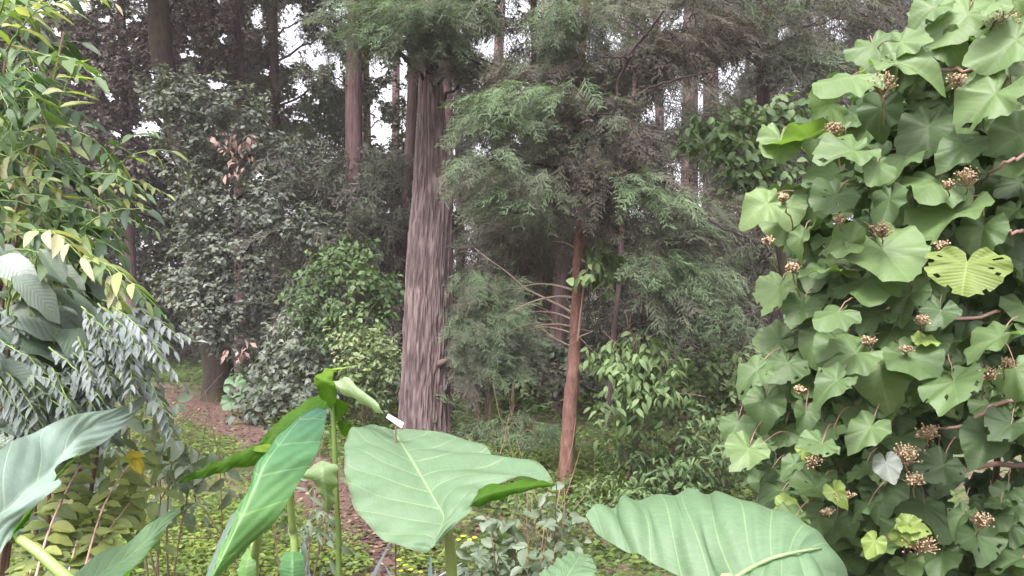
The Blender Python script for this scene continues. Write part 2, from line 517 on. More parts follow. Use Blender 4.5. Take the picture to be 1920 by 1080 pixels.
def heart_leaf(seed, holes=False):
    r = np.random.default_rng(seed)
    nt, nr = 44, 8
    th = np.linspace(-np.pi, np.pi, nt + 1)
    a = np.abs(th)
    key = np.radians([0, 12, 30, 55, 80, 110, 140, 162, 174, 180])
    rad = np.interp(a, key, [0.88, 0.77, 0.68, 0.62, 0.60, 0.57, 0.53, 0.46, 0.30, 0.10])
    ph = r.random(6) * 6.28
    rad = rad * (1 + 0.018 * np.sin(11 * th + ph[0]) + 0.03 * np.sin(5 * th + ph[1]) + 0.02 * np.sin(23 * th + ph[2]))
    rho = np.linspace(0.0, 1, nr + 1)[1:]
    x = np.outer(rho, rad * np.sin(th))
    y = np.outer(rho, rad * np.cos(th))
    if holes:
        fy = rho[:, None] * np.ones_like(th)
        nn = np.array([fy[k] for k in range(nr)])
    fold = r.uniform(-0.1, 0.6)
    droop = r.uniform(0.05, 0.8)
    x = x * r.uniform(0.85, 1.2) + 0.12 * r.normal() * y * y
    z = fold * np.abs(x) - droop * np.clip(y, -0.2, 1) ** 2 - r.uniform(0.1, 0.5) * x ** 2 + \
        0.07 * np.outer(rho ** 2, np.sin(7 * th + ph[3]) + 0.7 * np.sin(4 * th + ph[4]) + 0.4 * np.sin(12 * th + ph[5]))
    V = np.vstack([[0, 0, 0], np.stack([x, y, z], -1).reshape(-1, 3)])
    UV = V[:, :2].copy()
    m = nt + 1
    j = np.arange(nt)
    F3 = np.stack([np.zeros(nt, int), 1 + j + 1, 1 + j], -1)
    i = np.arange(nr - 1)[:, None] * m + 1
    F4 = np.stack([i + j, i + j + 1, i + m + j + 1, i + m + j], -1)
    if not holes and seed % 3 == 0:   # a few chewed leaves
        keep = r.random((nr - 1, nt)) > 0.012
        keep[-2:] &= r.random((2, nt)) > 0.05
        F4 = F4[keep]
    if holes:
        keep = np.ones((nr - 1, nt), bool)
        for q, w in ((4, 8), (5, 8), (5, 14), (6, 19), (6, 24), (5, 27), (6, 31), (6, 32), (5, 32), (4, 35), (3, 12)):
            keep[q, w] = False
        F4 = F4[keep]
    return V, F4.reshape(-1, 4), F3, UV


HEART = [heart_leaf(k) for k in range(18)]


def spray_template(seed, nside=9, sub=3, wid=0.013, droop=0.35):
    """flat drooping conifer spray along +y: narrow quads for the twiglets"""
    r = np.random.default_rng(seed)
    V, Fq, U = [], [], []

    def strip(a, b, w):
        a, b = np.array(a), np.array(b)
        d = nrm(b - a)
        s = np.cross(d, [0, 0.15, 1.0])
        s = nrm(s + r.normal(0, 0.35, 3)) * w
        k = len(V)
        V.extend([a - s * 0.8, a + s * 0.8, b + s * 0.35, b - s * 0.35])
        U.extend([[-1, 0], [1, 0], [1, 1], [-1, 1]])
        Fq.append([k, k + 1, k + 2, k + 3])

    def axis(t):
        return np.array([0.05 * math.sin(3 * t + seed), t, -droop * t * t])

    for i in range(4):
        strip(axis(i / 4), axis((i + 1) / 4), wid * 0.8)
    for i in range(nside):
        for sd in (-1, 1):
            t = (i + 0.3 + 0.5 * r.random()) / nside
            a = axis(t)
            ln = (0.42 - 0.22 * t) * r.uniform(0.6, 1.25)
            dr = np.array([sd * r.uniform(0.55, 1.0), r.uniform(0.5, 0.9), r.uniform(-0.55, 0.1)])
            b = a + nrm(dr) * ln
            strip(a, b, wid)
            for q in range(sub):
                u = (q + 0.6) / (sub + 0.4)
                c = a + (b - a) * u
                dd = nrm(nrm(dr) + np.array([-sd * r.uniform(-0.5, 1.0), 0.5, r.uniform(-0.9, 0.2)]))
                strip(c, c + dd * ln * r.uniform(0.3, 0.55), wid)
    return np.array(V), np.array(Fq), np.zeros((0, 3), int), np.array(U, float)


SPRAY = [spray_template(k) for k in range(4)]
SPRAY_FAR = [spray_template(20 + k, nside=5, sub=2, wid=0.022) for k in range(4)]

# ------------------------------------------------------------------ where the sky shows and which trunks stay clear
GAPS = [(545, 40, 30, 46), (588, 100, 24, 34), (540, 105, 16, 22), (562, 158, 18, 20), (480, 25, 14, 26), (275, 238, 34, 16), (225, 245, 20, 14),
        (265, 195, 12, 22), (68, 22, 22, 18), (155, 12, 16, 14), (708, 125, 20, 26), (735, 175, 20, 24), (722, 250, 24, 20),
        (705, 215, 16, 30), (756, 125, 10, 40), (940, 75, 30, 22), (960, 12, 30, 22), (985, 72, 20, 16), (900, 82, 9, 8), (855, 165, 7, 10), (908, 270, 10, 18),
        (962, 258, 16, 11), (892, 272, 6, 9), (1240, 190, 34, 22), (1285, 185, 60, 26), (1320, 165, 40, 24), (1230, 215, 40, 16), (1300, 330, 26, 22), (1285, 310, 20, 16),
        (1440, 172, 20, 14), (1410, 110, 16, 10), (1375, 130, 20, 14), (1280, 35, 26, 14), (1225, 42, 20, 10), (880, 425, 14, 24), (884, 482, 14, 14), (862, 480, 9, 12), (853, 380, 7, 26),
        (540, 392, 16, 11), (430, 350, 10, 7), (482, 327, 16, 10), (640, 15, 14, 16), (636, 130, 8, 40), (1190, 395, 8, 14), (1093, 90, 8, 10), (860, 50, 12, 10),
        (30, 10, 14, 10), (1560, 40, 30, 14), (1465, 60, 12, 8), (417, 70, 9, 12), (745, 60, 0.1, 0.1), (1150, 75, 8, 8), (620, 300, 8, 9), (500, 130, 10, 14)]
GA = np.array(GAPS)
GA[:, 2:] *= np.where(GA[:, 0] < 800, 0.92, np.where(GA[:, 0] < 1000, 0.95, 1.4))[:, None]
# (polygon-free) clear tubes: pixel polyline, half width, depth in front of which leaves are cut
CLEAR = [([(806, 118), (812, 350), (803, 500), (797, 650), (793, 820)], [22, 37, 45, 50, 56], 11.6),
         ([(1093, 340), (1086, 480), (1078, 600), (1070, 760), (1056, 935)], [9, 12, 12, 16, 18], 8.2),
         ([(663, 100), (664, 340)], [18, 16], 18.2), ([(302, 0), (308, 120)], [24, 20], 18.2), ([(405, 680), (405, 750)], [32, 26], 18.2), 
         ([(1050, 440), (1047, 640)], [12, 12], 15), ([(773, 120), (762, 380)], [12, 11], 17), ([(449, 0), (448, 150)], [10, 10], 24), ([(515, 0), (515, 240)], [8, 9], 22)]


def cull(pos, size=0.0, gaps=True):
    px, py = proj(pos)
    keep = np.ones(len(pos), bool)
    if gaps:
        mg = 0.18 * size * F / np.maximum(pos[:, 1], 1)
        g = np.min(((px[:, None] - GA[:, 0]) / (GA[:, 2] + mg[:, None])) ** 2 + ((py[:, None] - GA[:, 1]) / (GA[:, 3] + mg[:, None])) ** 2, axis=1)
        thr = 0.8 + 1.7 * fbm(px / 26, py / 26, 3) + rng.normal(0, 0.15, len(pos))
        keep &= (g > thr) | (rng.random(len(pos)) < 0.15)
        # many small chinks of sky high in the canopy
        hi = np.clip((330 - py) / 200, 0, 1)
        keep &= ~((N0(px / 17 + 3, py / 17) > 0.93 - 0.10 * hi) & (py < 330))
    for line, hw, dep in CLEAR:
        l = np.array(line, float)
        o = np.argsort(l[:, 1])
        cx = np.interp(py, l[o, 1], l[o, 0])
        w = np.interp(py, l[o, 1], np.array(hw, float)[o])
        inside = (py > l[:, 1].min()) & (py < l[:, 1].max()) & (np.abs(px - cx) < w) & (pos[:, 1] < dep)
        keep &= ~(inside & (rng.random(len(pos)) < 0.97))
    return keep


def in_blob(n, c, r):
    v = nrm(rng.normal(size=(n, 3)))
    q = rng.random(n) ** 0.45
    return c + v * q[:, None] * r, v


def blob_c(b):
    """pixel blob (px, py, rx, ry, d) -> centre and radii in metres"""
    px, py, rx, ry, d = b[:5]
    k = d / F
    return P(px, py, d), np.array([rx * k, max(0.75 * rx * k, 0.25) if len(b) < 7 else b[6], ry * k])


def broad(g, b, leaf, lai=2.6, tint=(0.1, 0.9), per=8, tpl=SMALL, down=0.35, wild=0.5, gaps=True, bias=None):
    """leafy clump: twigs of small leaves spread through an ellipsoid"""
    c, r = blob_c(b) if not isinstance(b, dict) else (b['c'], b['r'])
    tb = b[5] if (not isinstance(b, dict) and len(b) > 5 and b[5] is not None) else 0.0
    area = math.pi * r[0] * r[2]
    n = int(max(lai * area / (0.42 * leaf * leaf * 0.62), 12))
    nt = max(n // per, 2)
    tp, out = in_blob(nt, c, r)
    k = cull(tp, leaf, gaps=gaps)
    tp, out = tp[k], out[k]
    nt = len(tp)
    if nt == 0:
        return
    tdir = nrm(out * np.array([1, 1, 0.6]) + rng.normal(0, 0.6, (nt, 3)) + np.array([0, -0.2, -0.15]))
    i = np.repeat(np.arange(nt), per)
    m = len(i)
    along = np.tile(np.linspace(0, 1, per), nt)
    tl = leaf * per * 0.32
    pos = tp[i] + tdir[i] * (along[:, None] - 0.3) * tl + rng.normal(0, leaf * 0.25, (m, 3))
    side = np.where(np.arange(m) % 2 == 0, 1.0, -1.0)[:, None]
    lat = nrm(np.cross(tdir[i], UP) + 1e-6)
    fwd = nrm(tdir[i] * 0.6 + lat * side * 0.8 + rng.normal(0, 0.3, (m, 3)) - UP * down)
    nor = nrm(UP * 0.8 + out[i] * 0.35 + np.array([0, -0.3, 0]) + rng.normal(0, wild, (m, 3)))
    ct = rng.uniform(tint[0], tint[1], nt)
    tt = np.clip(ct[i] * 0.6 + rng.uniform(tint[0], tint[1], m) * 0.4 + tb + 0.12 * along, 0, 1)
    if gaps:
        k = cull(pos, leaf, gaps=True)
        pos, fwd, nor, tt = pos[k], fwd[k], nor[k], tt[k]
        m = len(pos)
    s = leaf * rng.uniform(0.65, 1.25, m)
    w = rng.integers(0, len(tpl), m)
    for q in range(len(tpl)):
        z = w == q
        g.scatter(tpl[q], pos[z], fwd[z], nor[z], s[z], tt[z])


def needles(g, b, size, lai=2.4, tint=(0.0, 0.7), tpl=SPRAY, src=None, gaps=True, hang=0.5):
    c, r = blob_c(b) if not isinstance(b, dict) else (b['c'], b['r'])
    tb = b[5] if (not isinstance(b, dict) and len(b) > 5 and b[5] is not None) else 0.0
    area = math.pi * r[0] * r[2]
    n = int(max(lai * area / (0.16 * size * size), 6))
    pos, out = in_blob(n, c, r)
    bd = nrm(c - src) if src is not None else np.zeros(3)
    bd = bd * np.array([1, 1, 0.2])
    fwd = nrm(bd * 0.8 + out * np.array([0.8, 0.8, 0.25]) + rng.normal(0, 0.4, (n, 3)) + np.array([0, -0.25, -hang]))
    k = cull(pos + fwd * (0.5 * size), size * 0.9, gaps=gaps)
    pos, out, fwd = pos[k], out[k], fwd[k]
    n = len(pos)
    if n == 0:
        return
    nor = nrm(UP * 1.0 + rng.normal(0, 0.45, (n, 3)) + np.array([0, -0.25, 0]))
    # tufts share a tint: nearby sprays look alike
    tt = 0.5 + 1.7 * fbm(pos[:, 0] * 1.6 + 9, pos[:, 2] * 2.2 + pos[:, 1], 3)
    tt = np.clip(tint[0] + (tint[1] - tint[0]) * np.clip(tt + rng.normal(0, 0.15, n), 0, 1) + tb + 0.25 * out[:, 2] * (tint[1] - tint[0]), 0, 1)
    s = size * rng.uniform(0.6, 1.3, n)
    w = rng.integers(0, len(tpl), n)
    for q in range(len(tpl)):
        z = w == q
        g.scatter(tpl[q], pos[z], fwd[z], nor[z], s[z], tt[z])


def limb_pts(a, c, sag=0.1, n=10, wob=0.06):
    a, c = np.asarray(a, float), np.asarray(c, float)
    t = np.linspace(0, 1, n)[:, None]
    L = np.linalg.norm(c - a)
    p = a + (c - a) * t + UP * (sag * L * np.sin(np.pi * t))
    p[1:-1] += rng.normal(0, wob * L * 0.3, (n - 2, 3))
    return p


def trunk_pts(pl, d, n=40, dgrow=0.0):
    """pixel polyline (px, py, halfwidth px) at depth d -> points, radii; goes down into the soil"""
    a = np.array(pl, float)
    pts = np.array([P(x, y, d) for x, y, w in a])
    r = a[:, 2] * d / F
    q = cr(np.column_stack([pts, r]), n)
    return q[:, :3], q[:, 3]


def trunk_at(pts, z):
    i = np.argmin(np.abs(pts[:, 2] - z))
    return pts[i], i


def root_of(pts):
    b = pts[0]
    return (b[0], b[1], float(gz(b[0], b[1])))


def tree(name, label, cat, pl, d, bark, blobs, leafmat, fol, group=None, ext=None, sides=14, branch_mat=None, limbs=True, src=None, branch_parts=False, sag=0.1):
    """one tree: trunk, branches and a crown. fol(g, blob, src) adds the leaves of one blob"""
    pts, rad = trunk_pts(pl, d)
    pts[0, 2] = min(pts[0, 2], float(gz(pts[0, 0], pts[0, 1])) - 0.05)
    if ext:  # trunk goes on above the frame
        top = pts[-1] + np.array([ext[0], ext[1], ext[2]])
        e = cr(np.vstack([pts[-1], 0.5 * (pts[-1] + top) + [0.1, 0, 0], top]), 8)[1:]
        pts = np.vstack([pts, e])
        rad = np.concatenate([rad, np.linspace(rad[-1], rad[-1] * 0.25, 8)[1:]])
    root = thing(name, label, cat, root_of(pts), group)
    g = G()
    wob = 1 + 0.10 * fbm(np.arange(len(pts)) * 0.7 + d, np.zeros(len(pts)))
    g.tube(pts, rad * wob, sides)
    lim = None
    if limbs and not branch_parts:
        for b in blobs:
            c, r = blob_c(b) if not isinstance(b, dict) else (b['c'], b['r'])
            z = min(max(c[2] - 0.25 * abs(c[0] - pts[0, 0]) - 0.1, pts[0, 2] + 0.4), pts[-1, 2])
            a, i = trunk_at(pts, z)
            br = limb_pts(a, c, sag)
            r0 = min(rad[i] * 0.45, 0.012 * np.linalg.norm(c - a) + 0.012)
            g.tube(br, np.linspace(r0, r0 * 0.25, len(br)), 6)
            for q in range(3):
                e, _ = in_blob(1, c, r * 0.9)
                s = br[int(rng.integers(5, 9))]
                tw = limb_pts(s, e[0], 0.05, 6)
                g.tube(tw, np.linspace(r0 * 0.4, r0 * 0.12, 6), 4)
    g.build('trunk', bark, root)
    cg = G()
    for b in blobs:
        c, r = blob_c(b) if not isinstance(b, dict) else (b['c'], b['r'])
        a, i = trunk_at(pts, min(max(c[2], pts[0, 2]), pts[-1, 2]))
        fol(cg, b, a)
    if cg.n:
        cg.build('crown', leafmat, root)
    return root, pts, rad


def W(x, y, z, rx, ry, rz):
    return dict(c=np.array([x, y, z], float), r=np.array([rx, ry, rz], float))


# ================================================================== setting
def make_ground():
    def bands(lo, hi, n, p=1.0):
        return lo + (hi - lo) * np.linspace(0, 1, n) ** p
    ys = np.concatenate([np.linspace(-60, -2, 12, endpoint=False), np.linspace(-2, 30, 150, endpoint=False), bands(30, 420, 60, 2.2)])
    xs = np.concatenate([-bands(16, 420, 30, 2.0)[::-1], np.linspace(-16, 16, 130)[1:-1], bands(16, 420, 30, 2.0)])
    X, Y = np.meshgrid(xs, ys, indexing='ij')
    Z = gz(X, Y)
    V = np.stack([X, Y, Z], -1).reshape(-1, 3)
    m = len(ys)
    i = np.arange(len(xs) - 1)[:, None] * m
    j = np.arange(m - 1)[None]
    F4 = np.stack([i + j, i + m + j, i + m + j + 1, i + j + 1], -1).reshape(-1, 4)
    mt, nt, out = mat_new('forest_floor')
    L = nt.links.new
    tc = nd(nt, 'ShaderNodeTexCoord')
    n1 = nd(nt, 'ShaderNodeTexNoise', i_Scale=0.9, i_Detail=6.0, i_Roughness=0.65)
    n2 = nd(nt, 'ShaderNodeTexNoise', i_Scale=14.0, i_Detail=5.0, i_Roughness=0.7)
    L(tc.outputs['Object'], n1.inputs['Vector'])
    L(tc.outputs['Object'], n2.inputs['Vector'])
    soil = ramp(nt, n2.outputs['Fac'], [(0.3, (0.05, 0.03, 0.025)), (0.55, (0.11, 0.065, 0.05)), (0.75, (0.2, 0.13, 0.09))])
    green = ramp(nt, n2.outputs['Fac'], [(0.3, (0.03, 0.05, 0.018)), (0.7, (0.10, 0.14, 0.045))])
    col = mix(nt, mth(nt, 'MULTIPLY_ADD', n1.outputs['Fac'], 6.0, -2.7, clamp=True), soil, green)
    bs = nd(nt, 'ShaderNodeBsdfPrincipled', i_Roughness=0.95)
    L(col, bs.inputs['Base Color'])
    bp = nd(nt, 'ShaderNodeBump', i_Strength=0.8, i_Distance=0.03)
    L(n2.outputs['Fac'], bp.inputs['Height'])
    L(bp.outputs['Normal'], bs.inputs['Normal'])
    L(bs.outputs[0], out.inputs['Surface'])
    g = G()
    g.add(V, F4)
    tag(g.build('ground', mt), kind='structure')

    # path: reddish trodden soil
    mt, nt, out = mat_new('path_soil')
    L = nt.links.new
    tc = nd(nt, 'ShaderNodeTexCoord')
    n2 = nd(nt, 'ShaderNodeTexNoise', i_Scale=18.0, i_Detail=6.0, i_Roughness=0.7)
    L(tc.outputs['Object'], n2.inputs['Vector'])
    col = ramp(nt, n2.outputs['Fac'], [(0.3, (0.035, 0.018, 0.013)), (0.55, (0.078, 0.040, 0.029)), (0.75, (0.14, 0.082, 0.058))])
    bs = nd(nt, 'ShaderNodeBsdfPrincipled', i_Roughness=0.95)
    L(col, bs.inputs['Base Color'])
    bp = nd(nt, 'ShaderNodeBump', i_Strength=0.7, i_Distance=0.02)
    L(n2.outputs['Fac'], bp.inputs['Height'])
    L(bp.outputs['Normal'], bs.inputs['Normal'])
    L(bs.outputs[0], out.inputs['Surface'])

    def strip(name, px, hw, mat, lift, n=90, seed=0):
        c = np.array([ground(*q)[:2] for q in px])
        q = cr(np.column_stack([c, hw]), n)
        t = nrm(np.gradient(q[:, :2], axis=0))
        s = np.column_stack([-t[:, 1], t[:, 0]])
        m = 13
        v = np.linspace(-1, 1, m)
        ed = 1 + 0.5 * fbm(np.arange(n) * 0.35 + seed, np.zeros(n) + seed)[:, None] * np.sign(v)[None] + 0.35 * fbm(np.arange(n) * 0.5 + 30 + seed, np.zeros(n))[:, None]
        XY = q[:, None, :2] + s[:, None] * (v[None, :, None] * q[:, None, 2:3] * ed[..., None])
        Z = gz(XY[..., 0], XY[..., 1]) + lift * (1 - np.abs(v[None]) ** 4) - 0.004
        V = np.dstack([XY, Z]).reshape(-1, 3)
        i = np.arange(n - 1)[:, None] * m
        j = np.arange(m - 1)[None]
        F4 = np.stack([i + j, i + m + j, i + m + j + 1, i + j + 1], -1).reshape(-1, 4)
        g = G()
        g.add(V, F4)
        return tag(g.build(name, mat), kind='structure'), q

    o, q = strip('path', [(760, 1200), (730, 1085), (690, 1010), (620, 940), (520, 862), (450, 815), (400, 785), (350, 760), (290, 738), (225, 724), (120, 716)],
                 [0.5, 0.47, 0.44, 0.42, 0.44, 0.48, 0.55, 0.7, 0.8, 0.85, 0.9], mt, 0.02)
    o2, q2 = strip('side_path', [(660, 1010), (790, 985), (900, 985), (1020, 1000), (1130, 1000), (1260, 985), (1420, 990)],
                   [0.2, 0.35, 0.35, 0.25, 0.38, 0.36, 0.3], mt, 0.026, seed=4)
    return q, q2


PATH, PATH2 = make_ground()


def on_path(x, y, grow=0.0):
    r = np.zeros(len(x), bool)
    for q in (PATH, PATH2):
        d = np.min((np.hypot(x[:, None] - q[None, :, 0], y[:, None] - q[None, :, 1]) - q[None, :, 2]), axis=1)
        r |= d < grow
    return r


# ================================================================== great conifer
def great_conifer():
    d = 11.5
    pl = [(792, 850, 62), (793, 832, 56), (794, 800, 49), (797, 720, 46), (799, 650, 44), (803, 500, 41), (810, 350, 36), (808, 200, 25), (807, 110, 20), (808, 0, 17)]
    pts, rad = trunk_pts(pl, d, 420)
    pts[0, 2] -= 0.1
    e = np.linspace(0, 1, 30)[1:, None]
    pts = np.vstack([pts, pts[-1] + e * np.array([0.3, 0.2, 9.0])])
    rad = np.concatenate([rad, np.linspace(rad[419], 0.04, 30)[1:]])
    root = thing('great_conifer', 'great conifer in the middle with broad furrowed pinkish grey trunk flaring at its base', 'tree', root_of(pts), 'conifers of the wood')
    g = G()
    S = 360
    g.tube(pts, rad, S)
    V = g.V[0]
    n = len(pts)
    ring = V[:-1].reshape(n, S, 3)
    u = np.arange(S) / S
    L = np.concatenate([[0], np.cumsum(np.linalg.norm(np.diff(pts, axis=0), axis=1))])
    nA, nB = Noise2(60, 64, 1), Noise2(132, 128, 2)
    wp = 0.9 * fbm(np.broadcast_to(u * 8, (n, S)), np.broadcast_to(L[:, None] * 0.7, (n, S)), 3)
    h = 0.6 * nA(u[None] * 60 + wp * 3.0, L[:, None] * 4.6 + 0 * u[None]) + 0.4 * nB(u[None] * 132 + wp * 5, L[:, None] * 8.0 + 0 * u[None])
    h = np.clip((h - 0.2) / 0.6, 0, 1)
    lob = 0.05 * fbm(np.broadcast_to(u * 5, (n, S)), np.broadcast_to(L[:, None] * 0.25, (n, S)), 2)
    amp = np.minimum(0.10 * rad, 0.03)[:, None]
    ring[:] = ring + (ring - pts[:, None]) / np.maximum(rad, 1e-3)[:, None, None] * ((h - 0.5) * amp + lob * rad[:, None] * 2)[..., None]
    # root flare lobes
    fl = np.clip(1 - L / 0.9, 0, 1)[:, None] ** 2 * (0.06 * np.cos(u * 6.283 * 5 + 0.6))[None]
    ring[:] = ring + (ring - pts[:, None]) / np.maximum(rad, 1e-3)[:, None, None] * fl[..., None]
    V[:-1] = ring.reshape(-1, 3)
    g.T[0][:-1] = h.ravel()
    g.build('trunk', M['bark_main'], root)
    kg = G()   # knot / broken stub on the right side of the trunk
    kg.tube(np.array([P(818, 684, 11.3), P(834, 678, 11.2), P(843, 672, 11.15)]), [0.06, 0.04, 0.022], 8, 0.8)
    kg.build('broken_stub', M['bark_mauve'], root)
    cg = G()
    blobs = [(800, 48, 90, 36, 10.2, 0.2), (850, 25, 70, 36, 10.2, 0.2), (790, 15, 90, 34, 10.3, 0.25), (700, 25, 90, 42, 10.6, 0.25), (770, 62, 95, 40, 10.5, 0.35), (835, 55, 60, 45, 10.4, 0.25), (660, 70, 60, 26, 10.8, 0.2), (720, 80, 60, 18, 10.6, 0.2), (810, 92, 40, 14, 10.6, 0.0),
             (905, 35, 60, 40, 10.8, 0.05), (880, 130, 60, 24, 10.6, -0.1), (870, 105, 50, 40, 10.9, -0.15), (760, 15, 90, 30, 11.0, 0.1)]
    for b in blobs:
        needles(cg, b, 0.34, 3.2, (0.2, 0.75), src=pts[300])
        a, i = trunk_at(pts, blob_c(b)[0][2] - 0.3)
        bg = G()
        br = limb_pts(a, blob_c(b)[0] + np.array([0.1, 0, 0]), 0.03)
        bg.tube(br, np.linspace(0.03, 0.008, len(br)), 7)
        bg.build('branch', M['branch_dark'], root)
    for k in range(26):
        a = rng.uniform(0, 6.28)
        z = rng.uniform(7.6, 15)
        rr = (16 - z) * 0.26
        needles(cg, W(pts[0, 0] + rr * math.cos(a), d + 0.6 + rr * math.sin(a), z, 1.3, 1.3, 0.5), 0.7, 1.5, (0.1, 0.8), tpl=SPRAY_FAR)
    cg.build('crown', M['cypress'], root)
    # hanging dark twig and bare limb right of the trunk
    for line, w0 in (([(852, -20, 10.6), (854, 40, 10.6), (856, 85, 10.6)], 0.014), ([(830, 60, 11.2), (880, 110, 10.7), (925, 132, 10.5), (965, 148, 10.4), (1008, 152, 10.3)], 0.02),
                     ([(900, 110, 10.8), (940, 128, 10.5), (1000, 165, 10.3)], 0.012)):
        bg = G()
        p = cr([P(*q) for q in line], 14)
        bg.tube(p, np.linspace(w0, w0 * 0.35, 14), 7)
        bg.build('branch', M['branch_dark'], root)


great_conifer()


# ================================================================== slim red cypress
def slim_cypress():
    d = 8.05
    pl = [(1051, 965, 27), (1055, 938, 19), (1060, 890, 13.5), (1069, 770, 13.5), (1076, 690, 12.5), (1079, 600, 10), (1083, 500, 9), (1089, 420, 9), (1094, 340, 7.5), (1092, 250, 6.5), (1090, 150, 5.5), (1098, 20, 5), (1104, -120, 4), (1110, -700, 1.5)]
    pts, rad = trunk_pts(pl, d, 120)
    pts[0, 2] -= 0.05
    root = thing('slim_cypress', 'slim leaning cypress with smooth reddish trunk and bare pale twigs on its left side', 'tree', root_of(pts), 'conifers of the wood')
    g = G()
    g.tube(pts, rad * (1 + 0.10 * fbm(np.arange(120) * 0.6, np.zeros(120))), 30)
    V = g.V[0][:-1].reshape(120, 30, 3)
    uu, ll = np.meshgrid(np.arange(30) / 30, np.arange(120) * 0.5)
    hh = fbm(np.cos(uu * 6.283) * 2.2 + 9, np.sin(uu * 6.283) * 2.2 + ll, 4)
    V += (V - pts[:, None]) * (0.42 * hh)[..., None]
    g.V[0][:-1] = V.reshape(-1, 3)
    g.build('trunk', M['bark_red'], root)
    for zz in rng.uniform(0.2, 5.0, 26):   # stubs where twigs broke off
        q, i = trunk_at(pts, zz)
        a = rng.uniform(0, 6.28)
        dr = np.array([math.cos(a), math.sin(a), rng.uniform(-0.1, 0.5)])
        bg = G()
        bg.tube(limb_pts(q, q + dr * (rad[i] + rng.uniform(0.01, 0.07)), 0.02, 5), np.linspace(0.009, 0.005, 5), 6, 0.6)
        bg.build('broken_stub', M['bark_red'], root)
    dead = [([(1076, 544), (1050, 537), (1030, 533), (1000, 533), (972, 541)], 0.013, 0), ([(1076, 558), (1045, 556), (1010, 562), (985, 571), (966, 582)], 0.013, -0.3),
            ([(1075, 586), (1040, 568), (1010, 553), (985, 540), (950, 510), (915, 485), (890, 465)], 0.012, 0.4), ([(1074, 599), (1045, 588), (1020, 584), (1000, 585)], 0.010, 0.2),
            ([(1073, 613), (1045, 608), (1020, 609), (1003, 612)], 0.011, -0.4), ([(1072, 624), (1040, 615), (1015, 613), (990, 618)], 0.008, 0.5), ([(1071, 649), (1045, 637), (1015, 615), (1005, 600)], 0.009, -0.1),
            ([(1078, 634), (1100, 626), (1114, 620)], 0.008, -0.2), ([(1086, 470), (1060, 455), (1035, 452)], 0.008, 0.2), ([(1075, 660), (1100, 668), (1120, 664)], 0.005, 0.2)]
    for line, w0, dy in dead:
        bg = G()
        k = len(line)
        p = cr([P(x, y, d + dy * i / (k - 1) * 0.8) for i, (x, y) in enumerate(line)], 18)
        bg.tube(p, np.linspace(w0, w0 * 0.3, 18), 7, 0.7)
        for q in range(2):
            s = p[int(rng.integers(7, 16))]
            e = s + rng.normal(0, 0.09, 3) + np.array([-0.10, 0, -0.03])
            bg.tube(limb_pts(s, e, 0.05, 5), np.linspace(w0 * 0.3, w0 * 0.12, 5), 4, 0.7)
        bg.build('dead_branch', M['branch_pale'], root)
    for line, w0 in (([(1098, 10, 8), (1150, 250, 7.6)], 0.0), ([(1093, 262, 8.0), (1122, 255, 7.6), (1138, 232, 7.4), (1152, 208, 7.3), (1158, 160, 7.3), (1180, 105, 7.2), (1215, 60, 7.1), (1245, 20, 7.0)], 0.024),
                     ([(1178, 108, 7.2), (1130, 105, 7.2), (1080, 90, 7.3)], 0.010), ([(1208, 66, 7.1), (1190, 45, 7.1), (1160, 34, 7.2)], 0.011),
                     ([(1094, 330, 8.0), (1190, 185, 7.4), (1270, 150, 7.2), (1350, 132, 7.0)], 0.014), ([(1152, 210, 7.3), (1120, 215, 7.3), (1095, 232, 7.4)], 0.010),
                     ([(1093, 300, 8.0), (1200, 330, 7.4), (1270, 350, 7.2), (1300, 385, 7.1), (1350, 425, 7.0), (1400, 445, 7.0)], 0.020),
                     ([(1090, 410, 8.0), (1000, 395, 7.6), (940, 405, 7.4)], 0.010), ([(1092, 250, 8.0), (980, 220, 7.5), (900, 215, 7.2)], 0.014), ([(1094, 330, 8.0), (960, 300, 7.5), (840, 310, 7.3)], 0.014)):
        if w0 == 0:
            continue
        bg = G()
        p = cr([P(*q) for q in line], 24)
        p[1:-1] += rng.normal(0, 0.006, (22, 3))
        bg.tube(p, np.linspace(w0, w0 * 0.35, 24), 8)
        bg.build('branch', M['branch_dark'], root)
    cg = G()
    blobs = [(1000, 185, 100, 26, 7.6, 0.35), (930, 185, 50, 24, 7.5, 0.3), (1060, 165, 60, 22, 7.6, 0.25), (870, 215, 45, 14, 7.5, 0.15), (960, 225, 90, 20, 7.6, 0.05),
             (900, 300, 90, 24, 7.4, 0.2), (850, 325, 40, 26, 7.3, 0.15), (960, 330, 110, 26, 7.5, 0.0), (1000, 370, 90, 22, 7.6, 0.2), (1040, 285, 60, 50, 7.9, -0.3),
             (1110, 200, 80, 50, 7.7, -0.35), (1150, 290, 90, 60, 7.6, -0.35), (1090, 330, 70, 50, 8.2, -0.4), (1180, 220, 50, 50, 7.4, -0.2), (1170, 350, 110, 36, 7.5, -0.1), (1130, 390, 60, 30, 7.7, -0.1),
             (1230, 370, 60, 26, 7.2, 0.35), (1200, 340, 50, 18, 7.2, 0.3), (1260, 440, 90, 40, 7.4, 0.0), (1240, 490, 70, 26, 7.3, 0.2), (1300, 500, 70, 28, 7.3, 0.1), (1270, 540, 80, 22, 7.4, 0.1), (1330, 400, 70, 50, 7.6, -0.15),
             (1090, 60, 80, 50, 7.8, 0.25), (1050, 25, 70, 30, 7.6, 0.3), (1180, 90, 70, 60, 7.6, -0.2), (1110, 120, 80, 40, 7.8, -0.3), (1010, 130, 80, 26, 7.9, -0.2), (1150, 20, 80, 30, 7.6, 0.0),
             (1280, 100, 60, 60, 7.5, -0.3), (1320, 60, 80, 60, 7.5, -0.3), (1000, 440, 90, 36, 8.6, -0.2), (950, 400, 70, 30, 8.4, -0.1), (1030, 480, 50, 40, 8.8, -0.25)]
